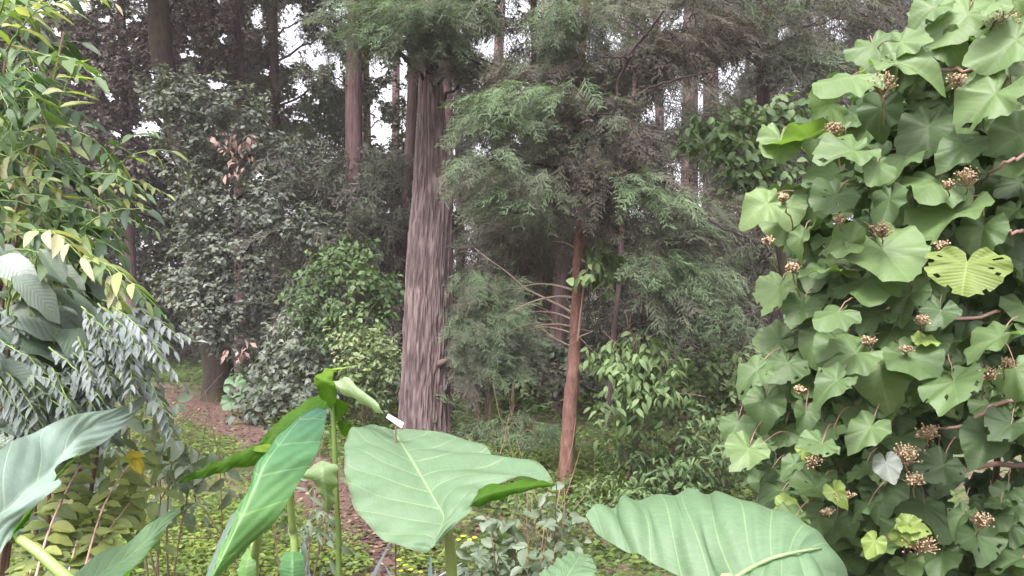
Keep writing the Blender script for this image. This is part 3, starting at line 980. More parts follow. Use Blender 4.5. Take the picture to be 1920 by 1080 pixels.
    for b in blobs:
        c, r = blob_c(b)
        a, i = trunk_at(pts, c[2])
        needles(cg, b, 0.28, 4.6, (0.22, 0.8), src=a, hang=0.5)
    for k in range(16):
        a = rng.uniform(0, 6.28)
        z = rng.uniform(5.4, 9)
        rr = (10 - z) * 0.3
        needles(cg, W(pts[0, 0] + 0.3 + rr * math.cos(a), d + 0.5 + rr * math.sin(a), z, 1.0, 1.0, 0.4), 0.5, 1.2, (0.1, 0.8), tpl=SPRAY_FAR)
    cg.build('crown', M['cypress'], root)
    # a tuft of broad leaves growing against the trunk
    bt = thing('climbing_plant', 'bright green broad leaved climber clinging to the slim reddish trunk', 'plant', tuple(P(1092, 560, d - 0.1)))
    fg = G()
    for b in ((1115, 480, 28, 26, 7.85, 0.15), (1135, 505, 30, 34, 7.85, -0.1), (1100, 530, 18, 22, 7.8, 0.25), (1145, 475, 18, 18, 7.9, 0.1)):
        broad(fg, b, 0.10, 2.6, (0.3, 0.95), tpl=OVAL, down=0.9, gaps=False)
    fg.build('foliage', M['green_broad'], bt)
    sg = G()
    sg.tube(cr([P(1083, 640, d - 0.12), P(1092, 560, d - 0.13), P(1100, 510, d - 0.15), P(1120, 480, d - 0.2)], 12), np.linspace(0.012, 0.005, 12), 6)
    sg.build('stem', M['twig'], bt)
    return pts


slim_cypress()

# ================================================================== trees of the middle distance
NF = lambda size, lai, tint, tpl=SPRAY_FAR: (lambda g, b, s: needles(g, b, size, lai, tint, tpl=tpl, src=s))
BF = lambda leaf, lai, tint, **k: (lambda g, b, s: broad(g, b, leaf, lai, tint, **k))


def top_blobs(x, y, z0, z1, r, n, flat=0.6):
    o = []
    for k in range(n):
        a = rng.uniform(0, 6.28)
        q = r * math.sqrt(rng.random())
        o.append(W(x + q * math.cos(a), y + q * math.sin(a), rng.uniform(z0, z1), r * 0.6, r * 0.6, r * 0.35 * flat + 0.3))
    return o


# mossy broadleaved tree on the left, in front of it the path
d = 18.0
x0 = P(405, 700, d)[0]
mossy = [(330, 200, 70, 40, 16.5, 0.0), (345, 280, 60, 50, 16.5, -0.05), (365, 360, 60, 50, 16.5, 0.0), (375, 450, 60, 50, 16.5, -0.05), (380, 530, 60, 46, 16.5, 0.05), (400, 600, 50, 36, 16.5, 0.0), (300, 150, 50, 30, 16.5, -0.1), (350, 175, 90, 48, 16.6, 0.1), (430, 215, 110, 60, 16.8, 0.0), (500, 300, 90, 60, 17, -0.05), (400, 300, 60, 50, 17.4, -0.1), (470, 390, 110, 60, 16.8, 0), (560, 430, 80, 50, 16.6, 0.05),
         (440, 480, 90, 50, 16.6, 0.0), (360, 420, 50, 40, 17.2, -0.1), (420, 570, 80, 60, 16.6, 0.05), (350, 540, 60, 50, 16.8, 0.0), (500, 540, 60, 50, 16.8, -0.1), (440, 645, 50, 30, 16.9, 0.1), (600, 350, 60, 50, 17.4, -0.1), (620, 440, 60, 50, 17, 0)]
_, mp, mr = tree('mossy_tree', 'thick mossy leaning tree by the far bend of the path with grey green leaves', 'tree',
                 [(404, 765, 34), (404, 745, 26), (410, 690, 28), (392, 620, 24), (380, 520, 25), (374, 430, 28), (362, 340, 25), (335, 240, 24), (308, 130, 21), (300, 60, 20), (294, -40, 18)], d,
                 M['bark_moss'], mossy + top_blobs(x0 - 1.2, d, 9.5, 14, 3.6, 12), M['grey_broad'], BF(0.115, 2.1, (0.1, 0.95), down=0.3), ext=(-0.6, 0.5, 5), sides=20)
# dry reddish leaves caught in its crown
dg = G()
for b in ((440, 275, 34, 22, 16.3, 0.1), (455, 300, 20, 26, 16.2, 0.2), (455, 660, 8, 7, 16.2, 0.2), (415, 262, 16, 14, 16.4, 0)):
    broad(dg, b, 0.17, 1.0, (0.2, 1.0), down=1.2, gaps=False)
dg.build('dry_leaves', M['dry'], _)
for line, w in (([(365, 455, 17.8), (320, 425, 17), (280, 405, 16.5), (225, 388, 16)], 0.06), ([(375, 470, 17.8), (420, 448, 17), (480, 440, 16.6), (560, 440, 16.5)], 0.035), ([(330, 320, 17.8), (285, 285, 17.2), (230, 250, 16.8), (165, 222, 16.4)], 0.07),
                ([(300, 140, 17.8), (255, 130, 17), (230, 125, 16.8)], 0.025), ([(318, 30, 17.8), (335, 60, 17.4), (345, 80, 17.2)], 0.02)):
    bg = G()
    p = cr([P(*q) for q in line], 16)
    bg.tube(p, np.linspace(w, w * 0.3, 16), 8)
    bg.build('branch', M['branch_dark'], _)

CG = 'conifers of the wood'
BG = 'broadleaved trees of the wood'
# tree far left, brown thin foliage
tree('thin_tree', 'tall tree behind the mossy trunk, thin mauve brown foliage against the sky at upper left', 'tree',
     [(250, 720, 12), (245, 500, 10), (240, 300, 9), (230, 100, 8), (225, -60, 7)], 25,
     M['bark_mauve'], [(220, 140, 90, 60, 24, 0), (250, 60, 110, 50, 24, -0.05), (160, 70, 80, 50, 24, 0.05), (330, 90, 80, 70, 23.5, 0), (110, 120, 70, 60, 24, 0), (60, 60, 60, 60, 24, 0), (200, 210, 60, 40, 24.5, 0), (120, 240, 80, 50, 24, -0.1), (300, 190, 60, 50, 24, -0.05), (240, 300, 60, 50, 24.5, 0), (180, 330, 60, 60, 24, 0), (370, 30, 70, 50, 24, 0)]
     + top_blobs(P(225, 0, 25)[0], 25, 12, 17, 4.5, 10), M['mauve'], BF(0.125, 2.9, (0.1, 0.9)), BG, ext=(0, 0, 6))
tree('twin_stem_tree', 'straight brown trunk at upper left just right of the mossy trunk, finely leaved', 'tree',
     [(452, 725, 15), (452, 500, 13), (450, 250, 12), (449, 100, 11), (448, -60, 10)], 23.5,
     M['bark_mauve'], [(430, 60, 80, 60, 22.5, 0), (400, 150, 70, 60, 23, -0.05), (470, 130, 60, 60, 24.4, 0), (450, 300, 90, 70, 24.2, 0), (520, 230, 60, 60, 24, -0.1), (395, 20, 60, 40, 22.5, -0.1)]
     + top_blobs(P(449, 0, 24)[0], 24, 11.5, 16, 4, 10), M['mauve'], BF(0.125, 2.7, (0.05, 0.85)), BG, ext=(0.2, 0, 6))
tree('straight_trunk_tree', 'narrow dark trunk standing before the bright sky gap with feathery tiers', 'tree',
     [(522, 725, 11), (520, 450, 10), (518, 250, 9), (514, 120, 8), (512, -60, 6)], 22.5,
     M['bark_dark'], [(505, 160, 34, 40, 22, -0.1), (530, 175, 30, 22, 21.8, 0), (500, 80, 30, 50, 22.3, -0.1), (520, 270, 60, 50, 22, 0), (560, 320, 70, 50, 22, 0), (600, 235, 50, 36, 21.5, 0.15), (620, 205, 50, 30, 21.5, 0.2), (590, 280, 60, 34, 21.5, 0.1),
                    (600, 30, 40, 34, 22, 0.2), (640, 70, 34, 40, 22, 0.2), (630, 160, 40, 30, 21.6, 0.2), (520, 10, 50, 16, 22, -0.2), (510, 380, 70, 60, 22, 0)]
     + top_blobs(P(514, 0, 22)[0], 22.5, 11, 16, 3, 8), M['dark_conifer'], NF(0.62, 3.6, (0.0, 0.75)), CG, ext=(0, 0, 6))
tree('stout_brown_tree', 'stout brown conifer trunk rising left of the great conifer, sky gaps on its right', 'tree',
     [(660, 765, 22), (661, 700, 18), (664, 500, 17), (664, 370, 16), (663, 200, 16), (665, 60, 15), (668, -60, 13)], 17.8,
     M['bark_mauve'], [(620, 350, 60, 40, 17.2, -0.1), (700, 340, 50, 40, 17, -0.1), (690, 420, 70, 50, 17, 0), (620, 400, 60, 50, 17.2, 0), (640, 20, 30, 30, 17.5, 0.2), (740, 300, 30, 40, 17.2, 0), (700, 60, 50, 40, 18.4, 0), (600, 130, 40, 30, 17.2, 0.1)]
     + top_blobs(P(664, 0, 18)[0], 18, 9.5, 15, 3, 9), M['dark_conifer'], NF(0.5, 3.6, (0.0, 0.8)), CG, ext=(0.1, 0, 7), sides=18)
tree('tan_stem_tree', 'thin tan trunk showing between the sky gaps beside the stout brown trunk', 'tree',
     [(694, 725, 8), (692, 500, 7), (690, 300, 7), (688, 180, 6), (686, 40, 5), (684, -60, 5)], 26,
     M['bark_tan'], [(690, 285, 40, 26, 25.6, 0.1), (740, 215, 40, 22, 25.6, 0), (690, 180, 24, 20, 25.6, 0), (750, 270, 26, 40, 25.6, 0), (660, 250, 30, 50, 25.6, 0)] + top_blobs(P(690, 0, 26)[0], 26, 13, 17, 3, 6),
     M['yel_broad'], BF(0.17, 1.3, (0.0, 0.6)), BG, ext=(0, 0, 5))
tree('shaded_trunk_tree', 'dark trunk half hidden directly behind the left edge of the great conifer', 'tree',
     [(736, 770, 13), (742, 640, 12), (752, 480, 11), (765, 330, 10), (773, 180, 10), (775, 60, 9), (776, -60, 8)], 16.8,
     M['bark_dark'], [(730, 400, 40, 50, 16.5, 0), (720, 480, 40, 40, 16.4, -0.1), (745, 340, 24, 40, 17, 0)] + top_blobs(P(775, 0, 17)[0], 17, 9.5, 14, 2.6, 7),
     M['dark_conifer'], NF(0.45, 3.4, (0.0, 0.7)), CG, ext=(0, 0, 6))
tree('hidden_trunk_tree', 'purplish trunk peeping out along the right edge of the great conifer', 'tree',
     [(836, 790, 13), (838, 600, 12), (838, 480, 12), (838, 300, 12), (838, 180, 11), (838, 40, 9), (838, -60, 8)], 13.6,
     M['bark_mauve'], [(890, 240, 40, 30, 13.2, -0.2), (920, 210, 60, 26, 13.2, -0.1), (880, 340, 50, 40, 13.4, 0), (940, 290, 60, 30, 13.4, -0.2), (870, 200, 24, 30, 13.2, -0.1)] + top_blobs(P(840, 0, 14)[0], 14, 8, 13, 2.4, 7),
     M['dark_conifer'], NF(0.42, 3.6, (0.0, 0.8)), CG, ext=(0, 0, 6))
tree('purple_trunk_tree', 'purplish brown trunk standing close behind the slim reddish cypress', 'tree',
     [(1040, 785, 17), (1043, 700, 15), (1048, 560, 14), (1056, 440, 13), (1064, 330, 12), (1068, 180, 11), (1072, 0, 10), (1074, -60, 8)], 15,
     M['bark_mauve'], [(1000, 260, 70, 40, 14.6, -0.1), (1060, 230, 80, 50, 14.6, -0.2), (960, 340, 70, 40, 14.6, 0), (1010, 330, 60, 50, 14.4, -0.1), (1120, 400, 60, 60, 14.8, -0.2), (940, 440, 70, 40, 14.6, -0.1), (1130, 480, 50, 50, 15.2, -0.2), (1000, 60, 60, 50, 14.5, 0), (1060, 110, 60, 50, 14.6, -0.1), (1200, 440, 60, 60, 15, -0.2)]
     + top_blobs(P(1070, 0, 15)[0], 15, 8.5, 14, 2.8, 8), M['cypress'], NF(0.46, 3.6, (0.0, 0.55)), CG, ext=(0, 0, 6))
tree('twin_purple_tree', 'lower purplish trunk left of the slim cypress, behind its bare twigs', 'tree',
     [(1018, 775, 12), (1018, 700, 10), (1016, 600, 10), (1012, 520, 9), (1008, 400, 8), (1004, 200, 7), (1000, -40, 6)], 16.5,
     M['bark_mauve'], [(960, 420, 60, 40, 16, -0.1), (1000, 500, 60, 40, 16.8, -0.1), (940, 520, 60, 40, 16.4, 0), (1060, 360, 60, 50, 16.6, -0.2)] + top_blobs(P(1004, 0, 16)[0], 17, 9, 14, 2.6, 6),
     M['dark_conifer'], NF(0.48, 3.3, (0.1, 0.9)), CG, ext=(0, 0, 6))
tree('dark_stem_tree', 'thin dark crooked stem between the slim cypress and the right hand bush', 'tree',
     [(1140, 800, 7), (1146, 690, 6), (1152, 610, 5), (1162, 520, 5), (1166, 430, 5), (1176, 300, 4), (1190, 150, 4), (1195, -40, 3)], 12,
     M['bark_dark'], [(1180, 560, 60, 40, 12.2, -0.1), (1230, 600, 60, 40, 12.4, -0.2), (1170, 260, 60, 50, 12.2, -0.1), (1230, 290, 70, 40, 12.2, 0), (1210, 500, 60, 40, 12.2, 0)] + top_blobs(P(1195, 0, 12)[0], 12, 7, 10, 2, 5),
     M['cypress'], NF(0.4, 3.3, (0.0, 0.5)), CG, ext=(0, 0, 4))
tree('brown_crown_tree', 'dense brown conifer over the top right, sky showing under its boughs', 'tree',
     [(1425, 790, 17), (1428, 650, 15), (1430, 500, 14), (1432, 300, 13), (1430, 100, 12), (1430, -60, 10)], 13.5,
     M['bark_dark'], [(1400, 60, 110, 50, 12.8, -0.1), (1330, 30, 90, 40, 12.8, -0.1), (1480, 40, 100, 50, 12.8, -0.05), (1500, 110, 80, 40, 12.8, 0), (1400, 100, 60, 24, 13, -0.1), (1450, 150, 60, 20, 13, -0.1), (1360, 210, 80, 30, 13.2, 0.1), (1390, 270, 80, 40, 13.2, 0.15),
                      (1560, 120, 60, 50, 12.8, 0), (1250, 60, 60, 50, 12.9, -0.1), (1600, 30, 80, 50, 12.8, 0), (1400, 420, 80, 60, 13.2, -0.1), (1350, 560, 70, 60, 13.2, -0.2), (1420, 600, 70, 50, 13, -0.2), (1330, 640, 60, 40, 13, -0.2), (1250, 640, 60, 40, 13.4, -0.2), (1390, 500, 60, 50, 13.2, -0.1), (1300, 590, 60, 50, 13.5, -0.2), (1460, 480, 60, 60, 13, 0.1), (1300, 520, 70, 50, 12.4, 0.15), (1360, 600, 60, 50, 12.2, 0.1), (1280, 620, 60, 40, 12.2, 0.1)]
     + top_blobs(P(1430, 0, 13.5)[0], 13.5, 7.8, 13, 3, 10), M['cypress'], NF(0.42, 3.8, (0.15, 0.72)), CG, ext=(0, 0, 6))
tree('blue_leaf_tree', 'bluish green broadleaved tree half hidden behind the right hand bush', 'tree',
     [(1500, 905, 13), (1495, 750, 12), (1485, 600, 10), (1465, 480, 9), (1445, 380, 8), (1430, 260, 6)], 8.9,
     M['bark_moss'], [(1350, 250, 80, 34, 8.4, 0), (1420, 230, 70, 34, 8.3, 0.1), (1400, 300, 60, 36, 8.2, 0.1), (1460, 300, 50, 50, 8.2, 0), (1340, 290, 40, 24, 8.4, 0), (1410, 360, 50, 30, 8.2, 0.1), (1490, 200, 50, 40, 8.3, 0.1), (1540, 250, 60, 60, 8.3, 0), (1380, 330, 26, 20, 8.2, 0.2), (1330, 215, 50, 20, 8.5, -0.1)],
     M['green_broad'], BF(0.105, 2.0, (0.0, 0.8), tpl=OVAL, per=6, down=0.6), BG, sides=12)

# ---------------------------------------------------------------- saplings and shrubs of the understorey
SG = 'understorey shrubs'


def shrub(name, label, blobs, leafmat, fol, base, cat='shrub', group=SG, stems=4, r0=0.018, mat=None):
    root = thing(name, label, cat, (base[0], base[1], float(gz(base[0], base[1]))), group)
    b0 = np.array([base[0], base[1], float(gz(base[0], base[1])) - 0.03])
    fg = G()
    cs = []
    for b in blobs:
        fol(fg, b, b0)
        cs.append(blob_c(b)[0])
    for k in range(min(stems, len(cs))):
        sg = G()
        o = rng.normal(0, 0.06, 3) * np.array([1, 1, 0])
        c = cs[k]
        mid = b0 + (c - b0) * 0.5 + np.array([0, 0, 0.12 * np.linalg.norm(c - b0)])
        p = cr([b0 + o, mid, c + np.array([0, 0, 0.1])], 12)
        sg.tube(p, np.linspace(r0, r0 * 0.3, 12), 7)
        for q in range(3):
            e = p[-1] + rng.normal(0, 0.2, 3)
            sg.tube(limb_pts(p[8], e, 0.05, 5), np.linspace(r0 * 0.4, r0 * 0.12, 5), 4)
        sg.build('stem', mat or M['twig'], root)
    fg.build('foliage', leafmat, root)
    return root


g0 = lambda px, py: ground(px, py)
shrub('green_shrub', 'tall deep green leafy shrub left of the great conifer trunk', [(640, 500, 80, 40, 12.6, 0.0), (690, 530, 60, 40, 12.4, 0.1), (600, 560, 70, 50, 12.8, -0.1), (680, 580, 60, 40, 12.4, 0.1), (720, 560, 36, 34, 12.6, 0.1), (630, 620, 60, 40, 12.8, -0.1), (660, 470, 50, 26, 12.8, 0)],
      M['green_broad'], BF(0.105, 2.4, (0.0, 0.65), down=0.5), g0(650, 800))
shrub('pale_shrub', 'pale yellow green small leaved shrub low beside the great conifer trunk', [(690, 650, 46, 40, 11.8, 0.05), (720, 680, 34, 36, 11.7, 0), (670, 700, 46, 36, 11.8, 0.0), (660, 625, 40, 26, 12, 0), (700, 740, 40, 36, 11.9, -0.2)],
      M['yel_broad'], BF(0.085, 2.5, (0.1, 1.0), down=0.4), g0(690, 815))
shrub('grey_shrub', 'grey green shrub between the mossy tree and the pale small leaved shrub', [(560, 640, 70, 50, 13.6, 0), (600, 690, 60, 44, 13.4, 0.0), (540, 690, 60, 40, 13.6, -0.05), (580, 590, 60, 40, 13.8, 0.05), (630, 730, 50, 40, 13.2, -0.1), (560, 740, 70, 34, 13.2, -0.2)],
      M['grey_broad'], BF(0.11, 2.4, (0.15, 1.0), down=0.4), g0(580, 800))
shrub('dark_ear_shrub', 'dark bluish shrub at the right of the path beneath the mossy tree', [(500, 740, 60, 30, 14, -0.1), (530, 770, 60, 24, 13.6, -0.1), (470, 765, 36, 24, 13.8, 0)],
      M['grey_broad'], BF(0.16, 2.2, (0.0, 0.7), down=0.5, tpl=OVAL, per=5), g0(505, 800))
shrub('young_cypress', 'feathery grey green young conifer right of the great conifer trunk', [(890, 620, 70, 50, 11.0, 0.1), (950, 600, 60, 44, 11.0, 0.1), (880, 540, 50, 40, 11.2, 0.1), (930, 530, 60, 36, 11.2, 0.1), (880, 690, 50, 44, 11, 0.0), (930, 670, 50, 40, 10.9, 0.1), (970, 650, 40, 36, 11, 0.0), (900, 470, 50, 36, 11.4, 0.0)],
      M['cypress'], NF(0.30, 3.4, (0.25, 0.8), SPRAY), g0(905, 832), cat='tree', group=CG)
shrub('hand_leaf_shrub', 'light green shrub with hand shaped drooping leaves right of the slim cypress', [(1150, 680, 50, 26, 7.6, 0.1), (1210, 665, 46, 26, 7.5, 0.1), (1240, 705, 46, 30, 7.4, 0.1), (1190, 690, 60, 40, 7.6, 0.0), (1200, 650, 50, 18, 7.6, 0.1), (1120, 665, 26, 16, 7.6, 0.0), (1170, 720, 56, 28, 7.4, 0.05), (1215, 740, 50, 26, 7.4, 0.0), (1140, 780, 26, 24, 7.5, 0.1), (1195, 780, 30, 24, 7.5, -0.1)],
      M['green_broad'], BF(0.105, 3.4, (0.2, 0.9), tpl=HAND, per=6, down=0.8, wild=0.4), g0(1180, 940), stems=5)
shrub('vine_tangle', 'tangled dull green undergrowth below the hand leaved shrub', [(1200, 850, 70, 40, 7.7, -0.1), (1260, 830, 60, 44, 7.6, 0), (1320, 800, 60, 50, 7.5, 0.0), (1290, 880, 70, 40, 7.4, 0.0), (1230, 890, 60, 30, 7.5, 0.0), (1350, 860, 50, 44, 7.3, 0.0)],
      M['green_broad'], BF(0.085, 2.2, (0.1, 0.75), down=0.6, tpl=LANCE), g0(1260, 950))
shrub('drab_shrub', 'drab olive shrub left of the right hand bush, above the tangle', [(1330, 700, 60, 40, 8.2, 0), (1380, 680, 50, 40, 8.0, 0.0), (1350, 740, 60, 34, 8, 0.1), (1400, 740, 40, 40, 7.8, 0.0), (1300, 750, 40, 34, 8.2, -0.1), (1290, 690, 40, 30, 8.6, -0.1)],
      M['yel_broad'], BF(0.085, 2.2, (0.0, 0.65), down=0.5), g0(1350, 930))
shrub('low_fern', 'low dark fern on the forest floor between the two reddish trunks', [(960, 790, 50, 24, 10.6, 0.1), (1000, 810, 40, 20, 10.2, 0), (920, 830, 50, 20, 10.2, 0.1), (890, 790, 40, 24, 11, -0.1)],
      M['dark_conifer'], NF(0.45, 3.6, (0.5, 1.0), SPRAY), g0(960, 850), cat='fern')
shrub('moss_bush', 'low olive green bush behind the big wavy leaf', [(930, 860, 60, 20, 9.6, 0.0), (980, 868, 50, 20, 9.4, 0.1), (890, 855, 40, 18, 9.8, -0.1)],
      M['cover'], BF(0.06, 2.4, (0.0, 0.6)), g0(940, 890))
shrub('leafy_weed', 'fresh green weeds at the foot of the slim cypress', [(1000, 945, 60, 34, 6.9, 0.0), (1130, 920, 40, 20, 7.4, 0.0), (1150, 930, 60, 28, 7.2, 0.1), (1060, 960, 40, 26, 6.8, -0.1), (1200, 920, 50, 24, 7.2, 0.1)],
      M['green_broad'], BF(0.06, 2.4, (0.2, 0.9), tpl=LANCE), g0(1040, 1000), cat='weeds', stems=2, r0=0.005)
tree('sapling', 'thin brown sapling stem between the great conifer and the slim cypress', 'tree', [(917, 825, 4.5), (917, 760, 4), (918, 690, 4), (915, 600, 3), (912, 520, 2)], 12.6, M['bark_tan'],
     [(890, 690, 16, 10, 12.4, 0), (935, 640, 30, 16, 12.4, 0), (900, 560, 40, 22, 12.4, 0), (930, 690, 14, 8, 12.4, 0)], M['yel_broad'], BF(0.08, 1.2, (0.0, 0.7)), BG, sides=8)
tree('leaf_sapling', 'yellowish leaved sapling low behind the bare twigs', 'tree', [(960, 790, 3), (962, 740, 3), (965, 690, 2)], 14, M['bark_tan'],
     [(950, 700, 26, 14, 14, 0.2), (975, 720, 26, 16, 14, 0.1), (985, 700, 16, 12, 14, 0)], M['yel_broad'], BF(0.10, 1.8, (0.1, 0.8)), BG, sides=6)


# ================================================================== far wood (one mass)
def far_wood():
    g = G()
    # foliage masses at 27..52 m, denser low down
    n = 560
    for k in range(n):
        dd = rng.uniform(27, 50)
        px = rng.uniform(-250, 2150)
        low = rng.random() < 0.5
        py = rng.uniform(430, 690) if low else rng.uniform(-60, 470)
        r = rng.uniform(45, 90) * (33 / dd) ** 0.5
        b = (px, py, r, r * rng.uniform(0.5, 0.9), dd, rng.uniform(-0.3, 0.25))
        if b[1] > 560:
            pass
        if px < 800:
            broad(g, b, 0.24, 1.3, (0.05, 0.9), per=9)
        else:
            needles(g, b, 1.0, 1.5, (0.0, 0.9), tpl=SPRAY_FAR)
    for k in range(330):
        px = rng.uniform(830, 1520) if rng.random() < 0.75 else rng.uniform(560, 780)
        py = rng.uniform(60, 720) if px > 800 else rng.uniform(280, 720)
        needles(g, (px, py, rng.uniform(45, 80), rng.uniform(26, 46), rng.uniform(15.5, 25), rng.uniform(-0.25, 0.15)), 0.55, 1.3, (0.1, 0.8), tpl=SPRAY_FAR)
    for k in range(90):
        broad(g, (rng.uniform(450, 1500), rng.uniform(640, 740), rng.uniform(40, 80), rng.uniform(20, 34), rng.uniform(14, 24), rng.uniform(-0.1, 0.4)), 0.13, 1.6, (0.2, 0.9), per=7)
    for k in range(150):
        needles(g, (rng.uniform(1180, 1750), rng.uniform(-60, 330), rng.uniform(60, 110), rng.uniform(40, 70), rng.uniform(24, 40), rng.uniform(-0.3, 0.1)), 0.9, 1.6, (0.0, 0.8), tpl=SPRAY_FAR)
    for k in range(120):
        broad(g, (rng.uniform(-100, 520), rng.uniform(-60, 420), rng.uniform(60, 110), rng.uniform(40, 70), rng.uniform(26, 40), rng.uniform(-0.3, 0.1)), 0.22, 1.2, (0.0, 0.8), per=9)
    for k in range(150):
        px, py, dd = rng.uniform(470, 1000), rng.uniform(-50, 330), rng.uniform(19.5, 30)
        if k % 2:
            broad(g, (px, py, rng.uniform(30, 60), rng.uniform(24, 44), dd, rng.uniform(-0.2, 0.3)), 0.16, 1.1, (0.1, 0.9), per=8)
        else:
            needles(g, (px, py, rng.uniform(40, 70), rng.uniform(20, 36), dd, rng.uniform(-0.2, 0.3)), 0.6, 1.3, (0.1, 0.9), tpl=SPRAY_FAR)
    o = g.build('far_wood', M['far'])
    tag(o, 'mass of brown green foliage deep in the wood behind all the trunks', 'woodland', kind='stuff')
    t = G()
    for k in range(22):
        dd = rng.uniform(34, 54)
        px = rng.uniform(-150, 1750)
        p, r = trunk_pts([(px, 735, 7), (px + rng.normal(0, 6), 350, 6), (px + rng.normal(0, 10), -150, 5)], dd, 10)
        x, y = p[0, :2]
        p[0, 2] = float(gz(x, y)) - 0.2
        k = (dd / 26) * rng.uniform(0.6, 1.5)
        t.tube(p, r * k, 8)
    o2 = t.build('far_trunk_stand', M['bark_mauve'])
    tag(o2, 'dim upright trunks deep in the wood', 'woodland', kind='stuff')


far_wood()


# ================================================================== ground cover, grass, litter
def ground_scatter():
    # bright low cover
    def patch(g, cx, cy, rx, ry, n, leaf, tint, hmax, tpl=SMALL, avoid=0.0):
        c = ground(cx, cy)
        x = c[0] + rng.normal(0, rx, n)
        y = c[1] + rng.normal(0, ry, n)
        k = ~on_path(x, y, avoid)
        x, y = x[k], y[k]
        m = len(x)
        z = gz(x, y) + rng.uniform(0.01, 1, m) * hmax * (0.4 + 1.2 * N0(x * 2.5 + 40, y * 2.5))
        a = rng.uniform(0, 6.28, m)
        fwd = np.column_stack([np.cos(a), np.sin(a), rng.uniform(-0.3, 0.4, m)])
        nor = nrm(np.column_stack([rng.normal(0, 0.35, m), rng.normal(-0.2, 0.35, m), np.ones(m)]))
        tt = np.clip(rng.uniform(tint[0], tint[1], m) + 0.6 * fbm(x * 1.3, y * 1.3), 0, 1)
        w = rng.integers(0, len(tpl), m)
        for q in range(len(tpl)):
            s = w == q
            g.scatter(tpl[q], np.column_stack([x, y, z])[s], fwd[s], nor[s], leaf * rng.uniform(0.6, 1.3, m)[s], tt[s])
    g = G()
    patch(g, 400, 1000, 0.8, 0.8, 9000, 0.05, (0.3, 1.0), 0.16)
    patch(g, 430, 1080, 0.9, 0.5, 6000, 0.05, (0.3, 1.0), 0.16)
    patch(g, 340, 850, 1.4, 1.6, 9000, 0.06, (0.2, 0.9), 0.22)
    patch(g, 200, 760, 2.2, 2.4, 7000, 0.08, (0.2, 0.9), 0.25)
    patch(g, 700, 1060, 0.35, 0.25, 2600, 0.045, (0.4, 1.0), 0.10, avoid=-0.35)
    patch(g, 650, 990, 0.35, 0.4, 1600, 0.05, (0.3, 1.0), 0.12, avoid=-0.2)
    patch(g, 1120, 930, 1.2, 1.4, 9000, 0.06, (0.1, 0.8), 0.22)
    patch(g, 1000, 880, 1.6, 1.6, 9000, 0.07, (0.0, 0.7), 0.22)
    patch(g, 1300, 930, 1.6, 1.5, 8000, 0.07, (0.0, 0.7), 0.25)
    patch(g, 620, 830, 1.4, 1.6, 7000, 0.07, (0.0, 0.7), 0.25)
    patch(g, 1200, 1040, 1.2, 0.6, 5000, 0.05, (0.0, 0.7), 0.18)
    patch(g, 900, 760, 4, 3, 9000, 0.12, (0.0, 0.6), 0.45)
    patch(g, 600, 730, 5, 3, 8000, 0.13, (0.0, 0.6), 0.5)
    patch(g, 1300, 740, 5, 3, 8000, 0.12, (0.0, 0.5), 0.5)
    tag(g.build('ground_cover', M['cover']), 'low leafy ground cover spreading beside the red path', 'ground cover', kind='stuff')
    # lawn beyond the bend
    gg = G()
    c = ground(310, 704)
    n = 26000
    x = c[0] + rng.uniform(-6, 3.2, n)
    y = c[1] + rng.uniform(-3.2, 6, n)
    k = ~on_path(x, y, 0.1)
    x, y = x[k], y[k]
    n = len(x)
    a = rng.uniform(0, 6.28, n)
    fwd = np.column_stack([np.cos(a) * 0.5, np.sin(a) * 0.5, np.ones(n)])
    nor = np.column_stack([rng.normal(0, 1, n), -np.ones(n), rng.normal(0.2, 0.2, n)])
    gg.scatter(STRAP[1], np.column_stack([x, y, gz(x, y)]), fwd, nor, rng.uniform(0.12, 0.28, n), np.clip(rng.uniform(0.2, 0.9, n) + fbm(x, y), 0, 1))
    tag(gg.build('grass', M['grass']), 'mown green grass beyond the bend of the path', 'grass', kind='stuff')
    # litter
    lg = G()
    for q, n, far in ((PATH, 2600, 1), (PATH2, 900, 0)):
        i = rng.integers(0, len(q), n)
        o = rng.normal(0, 0.55, (n, 2)) * q[i, 2:3]
        x, y = q[i, 0] + o[:, 0], q[i, 1] + o[:, 1]
        a = rng.uniform(0, 6.28, n)
        lg.scatter(SMALL[1], np.column_stack([x, y, gz(x, y) + 0.026]), np.column_stack([np.cos(a), np.sin(a), rng.uniform(0, 0.3, n)]),
                   nrm(np.column_stack([rng.normal(0, 0.3, (n, 2)), np.ones(n)])), rng.uniform(0.025, 0.075, n), rng.random(n) ** 1.6)
    tag(lg.build('leaf_litter', M['litter']), 'fallen brown and tan leaves lying along the path', 'leaf litter', kind='stuff')


ground_scatter()


